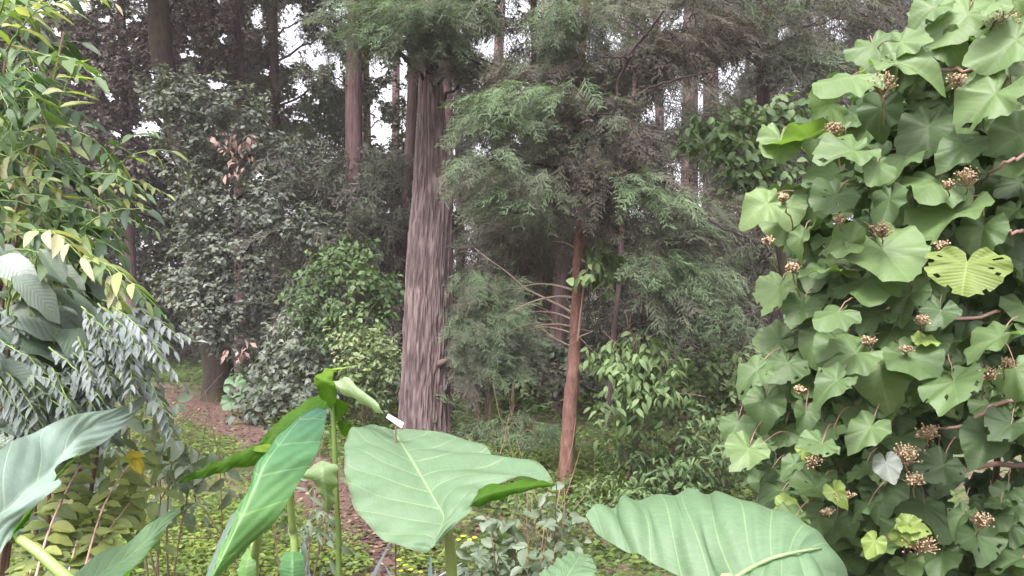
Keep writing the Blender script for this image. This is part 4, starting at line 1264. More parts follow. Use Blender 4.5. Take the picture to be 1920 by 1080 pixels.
# ================================================================== elephant ear plants in front
def loft(g, st, bulge=0.0, ripple=0.012, nrip=7, nu=56, nv=12, tint=(0.3, 0.7), flip=False, curl=0.0, seed=0):
    """leaf blade from stations ((Lx,Ly,Ld),(Mx,My,Md),(Rx,Ry,Rd)) given from the base to the tip"""
    A = np.array([[P(*q) for q in s] for s in st]).reshape(len(st), 9)
    A = cr(A, nu).reshape(nu, 3, 3)
    s = np.linspace(0, 1, nu)
    v = np.linspace(-1, 1, 2 * nv + 1)
    Lp, Mp, Rp = A[:, 0], A[:, 1], A[:, 2]
    av = np.abs(v)[None, :, None]
    E = np.where(v[None, :, None] < 0, Lp[:, None], Rp[:, None])
    X = Mp[:, None] * (1 - av) + E * av
    du = np.gradient(X, axis=0)
    dv = np.gradient(X, axis=1)
    n = nrm(np.cross(du, dv))
    if n[nu // 2, nv][1] > 0:   # towards the viewer's side
        n = -n
    width = np.linalg.norm(Rp - Lp, axis=1)[:, None]
    r = np.random.default_rng(seed)
    ph = r.random(4) * 6.28
    ed = np.sin(np.pi * np.clip(s, 0, 1))[:, None] ** 0.5
    rip = ripple * ed * (np.abs(v)[None] ** 1.6) * (np.sin(s[:, None] * 6.283 * nrip + ph[0] + np.sign(v)[None] * ph[1]) + 0.6 * np.sin(s[:, None] * 6.283 * nrip * 0.43 + ph[2]))
    # soft quilting between the side veins
    qu = 0.0022 * np.cos(6.283 * (9 * s[:, None] - 2.2 * np.abs(v)[None])) * (np.abs(v)[None] * (1 - np.abs(v)[None]) * 3)
    b = bulge * width * (np.abs(v)[None] * (1 - np.abs(v)[None]) * 4)
    X = X + n * (rip - qu + b)[..., None]
    m = 2 * nv + 1
    i = np.arange(nu - 1)[:, None] * m
    j = np.arange(m - 1)[None]
    F4 = np.stack([i + j, i + j + 1, i + m + j + 1, i + m + j], -1).reshape(-1, 4)
    if flip:
        F4 = F4[:, ::-1]
    tt = tint[0] + (tint[1] - tint[0]) * s[:, None] + 0 * v[None]
    g.add(X.reshape(-1, 3), F4, None, np.clip(tt, 0, 1).ravel(), np.stack([np.broadcast_to(v, (nu, m)), np.broadcast_to(s[:, None], (nu, m))], -1).reshape(-1, 2))


def petiole(line, w0, w1, parent, tint=(0.5, 0.9), name='petiole', n=20):
    g = G()
    p = cr([P(*q) for q in line], n)
    g.tube(p, np.linspace(w0, w1, n), 12, np.repeat(np.linspace(tint[0], tint[1], n), 12))
    return g.build(name, M['petiole'], parent)


EG = 'elephant ear plants'


def plant_root(name, label, px, d, group=EG, cat='plant'):
    x = P(px, 900, d)[0]
    return thing(name, label, cat, (x, d, float(gz(x, d))), group)


def to_ground(px, d, x2=None):
    """pixel-free base point of a stem"""
    q = P(px, 900, d)
    return np.array([q[0], q[1], float(gz(q[0], q[1])) - 0.02])


def stem_world(pts, w0, w1, parent, name='petiole', tint=(0.4, 0.8), mat=None, n=22):
    g = G()
    p = cr(pts, n)
    g.tube(p, np.linspace(w0, w1, n), 12, np.repeat(np.linspace(tint[0], tint[1], n), 12))
    return g.build(name, mat or M['petiole'], parent)


# (a) big wavy leaf in the middle
r = plant_root('elephant_ear_plant', 'elephant ear with one huge pale wavy leaf below the great conifer trunk', 850, 2.45)
g = G()
S = [((801, 1035, 2.20), (812, 1026, 2.20), (822, 1016, 2.22)),
     ((770, 1032, 2.20), (826, 990, 2.24), (846, 992, 2.25)),
     ((725, 1012, 2.22), (832, 967, 2.28), (872, 966, 2.26)),
     ((690, 985, 2.25), (817, 940, 2.32), (893, 935, 2.28)),
     ((664, 950, 2.28), (803, 915, 2.36), (910, 912, 2.33)),
     ((652, 915, 2.32), (788, 891, 2.40), (975, 903, 2.36)),
     ((647, 878, 2.36), (774, 868, 2.45), (1039, 905, 2.40)),
     ((646, 845, 2.42), (763, 850, 2.50), (1003, 866, 2.50)),
     ((650, 822, 2.48), (754, 835, 2.56), (938, 871, 2.56)),
     ((661, 804, 2.56), (746, 822, 2.62), (905, 838, 2.64)),
     ((690, 797, 2.64), (740, 811, 2.68), (850, 815, 2.70)),
     ((718, 803, 2.70), (737, 806, 2.72), (775, 806, 2.74))]
loft(g, S, bulge=0.02, ripple=0.010, nrip=6, tint=(0.35, 0.75), nu=72, seed=1)
lf = g.build('leaf', M['ear'], r)
g = G()  # rolled right margin, its green underside to the front
loft(g, [((880, 950, 2.275), (884, 944, 2.27), (890, 936, 2.28)), ((903, 948, 2.285), (904, 930, 2.275), (906, 912, 2.33)), ((945, 934, 2.31), (950, 918, 2.30), (958, 904, 2.35)), ((985, 920, 2.33), (992, 911, 2.33), (1005, 902, 2.38)), ((1041, 910, 2.395), (1041, 908, 2.395), (1041, 905, 2.40))],
     bulge=0.06, ripple=0.004, nrip=4, nu=30, nv=5, tint=(0.15, 0.45))
g.build('rolled_margin', M['ear_under'], lf)
b = to_ground(858, 2.75)
stem_world([b, b + np.array([0, 0, 0.5]), P(846, 1060, 2.50), P(840, 1000, 2.38), P(832, 968, 2.30)], 0.021, 0.011, r)

# (b) right lower broad leaf and (c) its small neighbour
r = plant_root('elephant_ear_plant', 'elephant ear whose broad ribbed leaf fans up at the bottom edge right of centre', 1420, 1.75)
g = G()
S = [((1120, 925, 2.0), (1098, 966, 1.98), (1120, 1000, 1.96)), ((1185, 935, 1.98), (1150, 985, 1.94), (1160, 1025, 1.88)), ((1240, 926, 1.96), (1240, 1010, 1.90), (1215, 1048, 1.82)), ((1290, 917, 1.96), (1330, 1040, 1.84), (1280, 1085, 1.76)), ((1345, 920, 1.94), (1385, 1078, 1.78), (1340, 1120, 1.70)),
     ((1400, 940, 1.92), (1420, 1060, 1.78), (1420, 1140, 1.66)), ((1460, 962, 1.90), (1460, 1045, 1.78), (1480, 1140, 1.66)), ((1515, 990, 1.86), (1500, 1036, 1.78), (1540, 1120, 1.68)), ((1560, 1025, 1.82), (1545, 1045, 1.78), (1570, 1100, 1.70)), ((1588, 1068, 1.76), (1585, 1076, 1.76), (1590, 1090, 1.74))]
# blade as a fan: base point lower middle, rim along the top
RIM = [(1098, 966, 2.04), (1118, 945, 2.06), (1150, 952, 2.07), (1168, 930, 2.08), (1200, 938, 2.09), (1235, 925, 2.10), (1262, 930, 2.10), (1290, 916, 2.10), (1325, 926, 2.09), (1350, 922, 2.08), (1400, 941, 2.05), (1450, 956, 2.02), (1500, 975, 1.98), (1530, 1000, 1.95), (1565, 1035, 1.92), (1590, 1078, 1.88), (1585, 1130, 1.84)]
BASE = [(1118, 1000, 2.0), (1140, 1015, 1.97), (1175, 1035, 1.94), (1200, 1040, 1.92), (1235, 1062, 1.90), (1275, 1080, 1.87), (1310, 1090, 1.84), (1350, 1098, 1.82), (1375, 1085, 1.80), (1405, 1068, 1.80), (1425, 1058, 1.80), (1450, 1048, 1.80), (1470, 1042, 1.80), (1495, 1036, 1.81), (1515, 1034, 1.82), (1535, 1075, 1.80), (1550, 1150, 1.78)]


def fan(g, rim, base, nu=120, nv=16, nvein=11, tint=0.5, amp=0.0035, bow=0.05):
    A, B = cr([P(*q) for q in rim], nu), cr([P(*q) for q in base], nu)
    t = np.linspace(0, 1, nv)[None, :, None]
    X = B[:, None] * (1 - t) + A[:, None] * t
    n = nrm(np.cross(np.gradient(X, axis=0), np.gradient(X, axis=1)))
    if n[nu // 2, nv // 2][1] > 0:
        n = -n
    s = np.linspace(0, 1, nu)
    cor = amp * np.cos(6.283 * nvein * s)[:, None] * np.sin(np.pi * np.clip(t[0, :, 0] * 0.7 + 0.12, 0, 1))[None]
    X = X + n * (cor + bow * np.sin(np.pi * t[0, :, 0])[None] * np.sin(np.pi * s)[:, None])[..., None]
    i = np.arange(nu - 1)[:, None] * nv
    j = np.arange(nv - 1)[None]
    F4 = np.stack([i + j, i + j + 1, i + nv + j + 1, i + nv + j], -1).reshape(-1, 4)
    # UV: second coordinate counts the ribs, first stays away from the midrib line
    uv = np.stack([np.broadcast_to(0.15 + 0.75 * t[0, :, 0][None], (nu, nv)), np.broadcast_to((s * nvein)[:, None] / 9.0, (nu, nv)) + 2.2 / 9 * (0.15 + 0.75 * t[0, :, 0][None]) + 0.5 / 9], -1)
    g.add(X.reshape(-1, 3), F4, None, tint, uv.reshape(-1, 2))


g = G()
fan(g, RIM, BASE, tint=0.45)
# lower half of the blade, mostly under the frame edge
LOW = [(1230, 1150, 1.80), (1260, 1165, 1.76), (1300, 1180, 1.72), (1340, 1200, 1.70), (1380, 1210, 1.66), (1420, 1200, 1.66), (1470, 1180, 1.68), (1520, 1160, 1.70), (1560, 1140, 1.72), (1585, 1130, 1.84)]
MIDL = [(1290, 1090, 1.86), (1330, 1094, 1.83), (1375, 1085, 1.80), (1405, 1068, 1.80), (1425, 1058, 1.80), (1450, 1048, 1.80), (1470, 1042, 1.80), (1495, 1036, 1.81), (1515, 1034, 1.82), (1560, 1060, 1.83)]
fan(g, LOW, MIDL, nu=70, nv=12, nvein=7, tint=0.5, bow=0.02)
lf = g.build('leaf', M['ear'], r)
mg = G()
mp_ = cr([P(1370, 1090, 1.795), P(1405, 1067, 1.79), P(1450, 1046, 1.79), P(1500, 1034, 1.80), P(1540, 1028, 1.84)], 16)
mg.tube(mp_, np.linspace(0.006, 0.002, 16), 8, 0.95)
mg.build('midrib', M['ear_pale'], lf)
b = to_ground(1400, 1.9)
stem_world([b, b + np.array([0, 0, 0.5]), P(1362, 1140, 1.80), P(1372, 1088, 1.80)], 0.022, 0.012, r)

r = plant_root('elephant_ear_plant', 'small bluish elephant ear leaf poking up at the bottom edge beside the silvery shrub', 1065, 2.2)
g = G()
loft(g, [((1010, 1075, 2.05), (1030, 1120, 2.0), (1090, 1130, 1.98)), ((1030, 1062, 2.08), (1060, 1085, 2.04), (1112, 1085, 2.02)), ((1052, 1045, 2.12), (1075, 1062, 2.08), (1120, 1072, 2.06)), ((1068, 1036, 2.16), (1085, 1045, 2.13), (1112, 1052, 2.10)), ((1076, 1035, 2.18), (1085, 1037, 2.17), (1096, 1040, 2.15))], bulge=0.04, ripple=0.006, nu=34, nv=8, tint=(0.2, 0.5))
g.build('leaf', M['ear'], r)
b = to_ground(1060, 2.35)
stem_world([b, b + np.array([0, 0, 0.4]), P(1040, 1150, 2.1), P(1055, 1090, 2.05)], 0.015, 0.008, r)

# (d) left glaucous leaf with thick petiole
r = plant_root('elephant_ear_plant', 'elephant ear at left with a long bluish leaf whose tip points up over the path', 60, 2.0)
g = G()
S = [((-70, 1150, 1.60), (-30, 1085, 1.66), (20, 1010, 1.72)),
     ((-90, 1010, 1.64), (-20, 985, 1.70), (36, 985, 1.75)),
     ((-70, 900, 1.70), (20, 950, 1.75), (70, 945, 1.78)),
     ((-20, 855, 1.78), (55, 915, 1.80), (115, 910, 1.82)),
     ((35, 822, 1.86), (95, 885, 1.88), (100, 880, 1.86)),
     ((70, 806, 1.92), (120, 850, 1.93), (140, 858, 1.92)),
     ((125, 782, 1.98), (150, 815, 2.0), (172, 842, 2.0)),
     ((165, 772, 2.06), (185, 795, 2.08), (205, 822, 2.08)),
     ((215, 766, 2.16), (225, 778, 2.17), (235, 795, 2.17)),
     ((250, 752, 2.24), (255, 758, 2.25), (262, 768, 2.25)),
     ((278, 735, 2.32), (280, 733, 2.32), (286, 732, 2.32))]
loft(g, S, bulge=0.03, ripple=0.006, nrip=4, nu=60, tint=(0.3, 0.9), seed=3)
lf = g.build('leaf', M['ear_blue'], r)
g = G()
loft(g, [((64, 945, 1.80), (66, 940, 1.79), (72, 936, 1.79)), ((85, 925, 1.82), (92, 915, 1.81), (98, 905, 1.82)), ((100, 902, 1.86), (115, 888, 1.85), (125, 872, 1.87)), ((120, 880, 1.90), (138, 862, 1.90), (155, 845, 1.92))], bulge=0.05, nu=24, nv=4, ripple=0.003, tint=(0.2, 0.5))
loft(g, [((20, 1008, 1.73), (24, 1000, 1.72), (34, 985, 1.74)), ((45, 985, 1.75), (44, 972, 1.74), (52, 960, 1.76)), ((62, 960, 1.78), (62, 953, 1.77), (66, 945, 1.79))], bulge=0.05, nu=20, nv=4, ripple=0.003, tint=(0.2, 0.5))
g.build('rolled_margin', M['ear_under'], lf)
b = to_ground(190, 1.75)
stem_world([to_ground(470, 1.75), P(330, 1300, 1.74), P(200, 1150, 1.72), P(120, 1080, 1.71), P(72, 1036, 1.72), P(36, 1010, 1.74)], 0.016, 0.009, r, tint=(0.25, 0.5), n=40)
# (j) second leaf of the same clump, low, seen along its edge
g = G()
loft(g, [((120, 1095, 1.95), (150, 1110, 1.92), (190, 1130, 1.90)), ((170, 1050, 2.0), (195, 1072, 1.97), (225, 1085, 1.95)), ((225, 1022, 2.06), (240, 1045, 2.03), (262, 1055, 2.02)), ((270, 990, 2.14), (285, 1002, 2.12), (298, 1012, 2.11)), ((300, 968, 2.22), (308, 972, 2.22), (318, 980, 2.22)), ((330, 955, 2.30), (334, 956, 2.30), (340, 958, 2.30))],
     bulge=0.04, ripple=0.006, nrip=3, nu=40, tint=(0.1, 0.4))
lf = g.build('leaf', M['ear'], r)
g = G()
loft(g, [((188, 1130, 1.91), (205, 1125, 1.89), (230, 1120, 1.89)), ((226, 1084, 1.96), (236, 1080, 1.95), (245, 1075, 1.95)), ((262, 1054, 2.03), (270, 1048, 2.02), (276, 1040, 2.03)), ((299, 1010, 2.12), (303, 1003, 2.12), (308, 994, 2.13))], bulge=0.04, nu=24, nv=4, ripple=0.002, tint=(0.2, 0.5))
g.build('rolled_margin', M['ear_under'], lf)
b = to_ground(190, 1.75)
stem_world([b + np.array([-0.06, 0.1, 0]), b + np.array([-0.08, 0.12, 0.35]), P(160, 1120, 1.93)], 0.015, 0.009, r)

# (e) upright folded leaf, centre-left, with the green leaves behind (f, g, h)
r = plant_root('banana_leaved_plant', 'tall clump with a long folded ribbed leaf and curling lime green leaves at centre left', 520, 2.5, cat='plant')
g = G()
S = [((384, 1110, 2.02), (392, 1100, 2.03), (400, 1090, 2.06)),
     ((398, 1075, 2.04), (410, 1072, 2.03), (440, 1050, 2.10)),
     ((415, 1030, 2.08), (432, 1010, 2.06), (490, 1003, 2.14)),
     ((440, 970, 2.12), (462, 955, 2.10), (538, 945, 2.18)),
     ((462, 920, 2.17), (490, 905, 2.15), (560, 905, 2.23)),
     ((482, 870, 2.22), (515, 860, 2.20), (590, 862, 2.28)),
     ((510, 835, 2.28), (540, 822, 2.26), (600, 835, 2.33)),
     ((540, 800, 2.34), (570, 793, 2.33), (608, 802, 2.38)),
     ((570, 775, 2.40), (590, 772, 2.40), (612, 780, 2.42)),
     ((592, 764, 2.45), (600, 763, 2.45), (610, 768, 2.46))]
S = [(a, tuple(0.86 * u + 0.14 * v for u, v in zip(a, c))[:2] + (b_[2],), c) for a, b_, c in S]
loft(g, S, bulge=0.03, ripple=0.004, nrip=6, nu=60, tint=(1.0, 0.0), seed=5)
lf = g.build('leaf', M['ear_green'], r)
g = G()
loft(g, [((376, 1110, 2.06), (380, 1105, 2.05), (384, 1100, 2.04)), ((388, 1075, 2.08), (396, 1070, 2.06), (404, 1062, 2.05)), ((405, 1030, 2.13), (414, 1022, 2.10), (424, 1012, 2.08)), ((432, 970, 2.17), (440, 962, 2.14), (450, 952, 2.12))], bulge=0.04, nu=24, nv=4, ripple=0.002, tint=(0.0, 0.1))
g.build('rolled_margin', M['ear_blue'], lf)
b = to_ground(478, 2.35)
stem_world([b, P(476, 1085, 2.3), P(478, 1040, 2.26), P(486, 1000, 2.2)], 0.014, 0.010, r, tint=(0.2, 0.5))
b2 = to_ground(556, 2.6)
stem_world([b2, P(552, 1060, 2.6), P(548, 990, 2.58), P(545, 920, 2.5), P(560, 860, 2.42)], 0.013, 0.010, r, tint=(0.7, 0.9))
b3 = to_ground(640, 2.7)
stem_world([b3, P(635, 1060, 2.7), P(632, 960, 2.7), P(628, 860, 2.68), P(624, 780, 2.66), P(618, 735, 2.64), P(612, 712, 2.6)], 0.010, 0.006, r, tint=(0.0, 0.3))
# f: thin leaf reaching left
g = G()
loft(g, [((506, 832, 2.45), (512, 842, 2.44), (505, 868, 2.44)), ((470, 838, 2.42), (470, 852, 2.41), (474, 874, 2.42)), ((430, 856, 2.38), (430, 866, 2.37), (436, 880, 2.38)), ((390, 872, 2.34), (390, 880, 2.33), (394, 892, 2.34)), ((355, 888, 2.30), (354, 894, 2.30), (356, 902, 2.30)), ((335, 902, 2.27), (334, 904, 2.27), (335, 907, 2.27))],
     bulge=0.05, ripple=0.007, nrip=5, nu=44, nv=6, tint=(0.35, 0.25))
g.build('leaf', M['ear_under'], r)
g = G()
loft(g, [((458, 846, 2.425), (470, 838, 2.42), (476, 846, 2.41)), ((480, 836, 2.435), (488, 836, 2.42), (492, 848, 2.41)), ((506, 832, 2.445), (510, 838, 2.44), (509, 848, 2.43))], nu=12, nv=3, ripple=0.0, tint=(0.9, 0.95))
g.build('leaf', M['ear_under'], r)
# g: leaf sloping down-left behind the folded one
g = G()
loft(g, [((612, 735, 2.72), (616, 745, 2.71), (622, 758, 2.70)), ((580, 748, 2.68), (585, 765, 2.66), (592, 785, 2.66)), ((545, 770, 2.64), (550, 790, 2.62), (556, 808, 2.62)), ((512, 800, 2.60), (516, 815, 2.58), (522, 828, 2.58)), ((492, 822, 2.56), (498, 830, 2.56), (506, 836, 2.55)), ((486, 834, 2.54), (489, 836, 2.54), (493, 838, 2.54))],
     bulge=0.04, ripple=0.005, nrip=4, nu=40, nv=6, tint=(0.2, 0.3))
g.build('leaf', M['ear_under'], r)
# h: curling lime leaf at the top
g = G()
loft(g, [((600, 745, 2.62), (612, 752, 2.61), (622, 768, 2.62)), ((592, 718, 2.60), (612, 726, 2.58), (632, 742, 2.60)), ((588, 712, 2.58), (608, 712, 2.57), (628, 718, 2.58)), ((600, 700, 2.60), (612, 700, 2.60), (624, 704, 2.60)), ((614, 692, 2.63), (620, 692, 2.63), (628, 696, 2.63))], bulge=0.08, ripple=0.01, nrip=3, nu=30, nv=6, tint=(0.5, 0.9))
g.build('leaf', M['ear_under'], r)
g = G()
loft(g, [((622, 742, 2.66), (640, 750, 2.65), (655, 756, 2.64)), ((624, 770, 2.67), (636, 775, 2.66), (652, 768, 2.65)), ((622, 795, 2.68), (628, 792, 2.67), (640, 785, 2.66))], bulge=0.04, nu=16, nv=4, ripple=0.003, tint=(0.6, 0.3))
g.build('leaf', M['ear_under'], r)
g = G()
loft(g, [((632, 790, 2.7), (640, 788, 2.69), (648, 786, 2.69)), ((636, 806, 2.71), (650, 800, 2.69), (660, 796, 2.69)), ((645, 820, 2.72), (658, 812, 2.71), (663, 804, 2.71))], bulge=0.04, nu=16, nv=4, ripple=0.003, tint=(0.2, 0.3))
g.build('leaf', M['ear_under'], r)
g = G()
loft(g, [((620, 716, 2.60), (630, 722, 2.58), (634, 730, 2.59)), ((640, 712, 2.60), (642, 728, 2.57), (650, 742, 2.58)), ((655, 708, 2.58), (664, 732, 2.55), (672, 752, 2.56)), ((678, 732, 2.55), (686, 748, 2.53), (690, 764, 2.54)), ((705, 752, 2.52), (707, 762, 2.51), (708, 772, 2.52)), ((718, 772, 2.50), (719, 775, 2.50), (720, 778, 2.50))],
     bulge=0.06, ripple=0.005, nrip=3, nu=34, nv=7, tint=(1.0, 0.3))
g.build('leaf', M['ear_pale'], r)
g = G()
loft(g, [((615, 694, 2.64), (625, 691, 2.63), (640, 689, 2.63)), ((640, 692, 2.66), (655, 688, 2.65), (672, 686, 2.66)), ], bulge=0, nu=8, nv=2, ripple=0, tint=(0.9, 1.0))
g.build('leaf', M['ear_pale'], r)
# i: small hanging pale leaf
g = G()
loft(g, [((592, 870, 2.60), (604, 864, 2.58), (618, 868, 2.60)), ((574, 882, 2.58), (604, 880, 2.54), (634, 882, 2.58)), ((572, 900, 2.58), (606, 900, 2.53), (632, 902, 2.57)), ((596, 918, 2.57), (611, 920, 2.54), (630, 922, 2.57)), ((602, 938, 2.57), (613, 940, 2.55), (626, 940, 2.57)), ((608, 958, 2.58), (613, 962, 2.57), (619, 960, 2.58))],
     bulge=0.01, ripple=0.010, nrip=3, nu=30, nv=7, tint=(0.8, 0.3))
g.build('leaf', M['ear_pale'], r)
# k: cut-off leaf end at the bottom
g = G()
loft(g, [((525, 1110, 2.45), (548, 1112, 2.43), (572, 1110, 2.45)), ((524, 1060, 2.47), (548, 1062, 2.45), (571, 1060, 2.47)), ((530, 1036, 2.50), (548, 1034, 2.49), (566, 1036, 2.50))], bulge=0.0, ripple=0.006, nu=16, nv=5, tint=(0.4, 0.6))
g.build('leaf', M['ear_green'], r)
g = G()
loft(g, [((440, 1120, 2.22), (458, 1125, 2.21), (478, 1120, 2.22)), ((448, 1060, 2.25), (462, 1062, 2.24), (480, 1055, 2.25)), ((462, 1030, 2.28), (470, 1028, 2.28), (480, 1026, 2.28))], bulge=0.0, ripple=0.006, nu=16, nv=5, tint=(0.9, 0.9))
g.build('leaf', M['ear_green'], r)

# white plant marker in front of the great trunk
t = thing('plant_marker', 'small white tag held up on a stake before the great conifer trunk', 'marker', tuple(to_ground(745, 2.55)))
g = G()
cs = [P(724, 783, 2.55), P(728, 776, 2.55), P(757, 793, 2.55), P(753, 803, 2.55)]
nb = np.array([0, 0.004, 0])
V = np.array([c for c in cs] + [c + nb for c in cs])
g.add(V, [[0, 1, 2, 3], [7, 6, 5, 4], [0, 4, 5, 1], [1, 5, 6, 2], [2, 6, 7, 3], [3, 7, 4, 0]])
g.build('card', M['white'], t, smooth=False)
g = G()
g.tube(cr([to_ground(745, 2.556), P(742, 900, 2.556), P(742, 792, 2.556)], 8), 0.0025, 6, 0.3)
g.build('stake', M['twig'], t)


# far elephant ears at the path's edge
r = plant_root('elephant_ear_plant', 'bluish green elephant ears standing under the mossy tree at the bend of the path', 445, 15.2)
for (px, py, s, an) in ((440, 733, 30, 0.3), (432, 760, 20, -0.3), (470, 770, 24, 0.5), (515, 760, 22, 0.2), (487, 748, 20, -0.1)):
    g = G()
    g.scatter(HEART[int(rng.integers(0, 18))], P(px, py - s * 0.4, 15.0)[None], np.array([[an, -0.4, -0.8]]), np.array([[0.1, -0.6, 0.7]]), s * 1.25 * 15 / F, 0.35)
    lf = g.build('leaf', M['ear'], r)
    stem_world([to_ground(px + 6, 15.1), P(px + 4, py + 14, 15.1), P(px, py - s * 0.4, 15.02)], 0.02, 0.01, r)


# ================================================================== right-hand bush
def heart_orient(px, py, d, ang, tilt, n_up=0.6):
    """leaf tip direction on the picture (deg, 0 = down, + = right) and blade normal towards viewer/up"""
    view = nrm(P(px, py, d) - np.array([0, 0, EYE]))
    nor = nrm(-view * 0.75 + UP * n_up + tilt)
    a = math.radians(ang)
    f = np.array([math.sin(a), 0.0, -math.cos(a)]) + rng.normal(0, 0.1, 3)
    f = f - nor * (f @ nor)
    return nrm(f), nor


BUSH = [  # px, py, length px, tip angle, tint
    (1578, 148, 130, -62, .75), (1700, 120, 130, 40, .6), (1805, 40, 130, -50, .8), (1700, 78, 95, 70, .7), (1885, 88, 150, -75, .7), (1850, 190, 140, -35, .65), (1650, 215, 110, -20, .3), (1735, 250, 130, -40, .4),
    (1498, 262, 130, -30, .8), (1585, 285, 120, -60, .55), (1645, 315, 75, -20, .55), (1748, 345, 130, -30, .6), (1880, 355, 160, -60, .6), (1428, 388, 90, -65, .8), (1478, 395, 85, -15, .85), (1560, 375, 90, -50, .35), (1665, 385, 100, -40, .4), (1920, 140, 90, -30, .6),
    (1500, 452, 70, -20, .6), (1580, 455, 115, -70, .65), (1665, 480, 140, 0, .7), (1770, 410, 175, -70, .65), (1455, 548, 90, -10, .8), (1537, 508, 95, -40, .65), (1622, 532, 115, -25, .6), (1560, 590, 105, -55, .5), (1535, 640, 105, -30, .75), (1592, 668, 125, -35, .6),
    (1668, 628, 100, -10, .5), (1652, 705, 130, 5, .6), (1715, 678, 110, 40, .55), (1745, 640, 85, -50, .4), (1862, 640, 135, -75, .55), (1470, 690, 105, -40, .55), (1512, 722, 75, -40, .5), (1790, 725, 120, -5, .55), (1908, 702, 90, 0, .6), (1432, 762, 90, -20, .55), (1602, 772, 105, -5, .6), (1625, 810, 95, -15, .6),
    (1510, 780, 75, -30, .5), (1398, 850, 85, -10, .65), (1556, 808, 70, -30, .5), (1535, 835, 70, -20, .45), (1845, 828, 105, -15, .3), (1485, 872, 65, -60, .5), (1522, 915, 95, -60, .5), (1612, 885, 55, -80, .4), (1655, 922, 110, 10, .4), (1580, 985, 110, -5, .4), (1735, 955, 150, -60, .22), (1838, 1015, 115, -5, .3),
    (1650, 1030, 80, -10, .6), (1765, 1045, 95, 15, .35), (1905, 1050, 95, -15, .3), (1455, 922, 85, -55, .45), (1872, 945, 50, -30, .35), (1705, 1062, 60, 10, .7), (1890, 800, 90, -20, .25), (1410, 700, 80, -40, .5), (1450, 640, 80, -60, .5), (1500, 580, 80, -40, .45), (1380, 800, 70, -30, .5), (1420, 830, 80, -20, .5),
    (1830, 115, 110, -60, .6), (1760, 160, 110, -50, .5), (1800, 280, 120, -45, .35), (1900, 260, 120, -50, .5), (1690, 300, 100, -35, .45), (1620, 250, 100, -50, .5), (1840, 440, 110, -40, .3), (1900, 450, 130, -40, .3), (1700, 560, 90, -20, .35), (1760, 590, 90, -40, .3), (1640, 590, 90, -40, .4), (1470, 810, 70, -30, .5),
    (1560, 720, 90, -30, .45), (1680, 750, 90, -20, .4), (1740, 770, 80, -20, .3), (1690, 830, 90, -20, .25), (1760, 880, 80, -40, .22), (1620, 950, 80, -30, .35), (1530, 980, 80, -30, .4), (1480, 970, 80, -40, .35), (1690, 1000, 80, -20, .35), (1800, 970, 80, -20, .3), (1740, 20, 90, -50, .6), (1860, 8, 90, -40, .7), (1780, 90, 80, 20, .6)]
EDGE = np.array([(0, 1775), (40, 1745), (80, 1670), (150, 1560), (200, 1600), (250, 1500), (330, 1490), (390, 1430), (430, 1440), (480, 1500), (560, 1460), (620, 1480), (690, 1450), (800, 1400), (900, 1410), (950, 1450), (1080, 1560)], float)


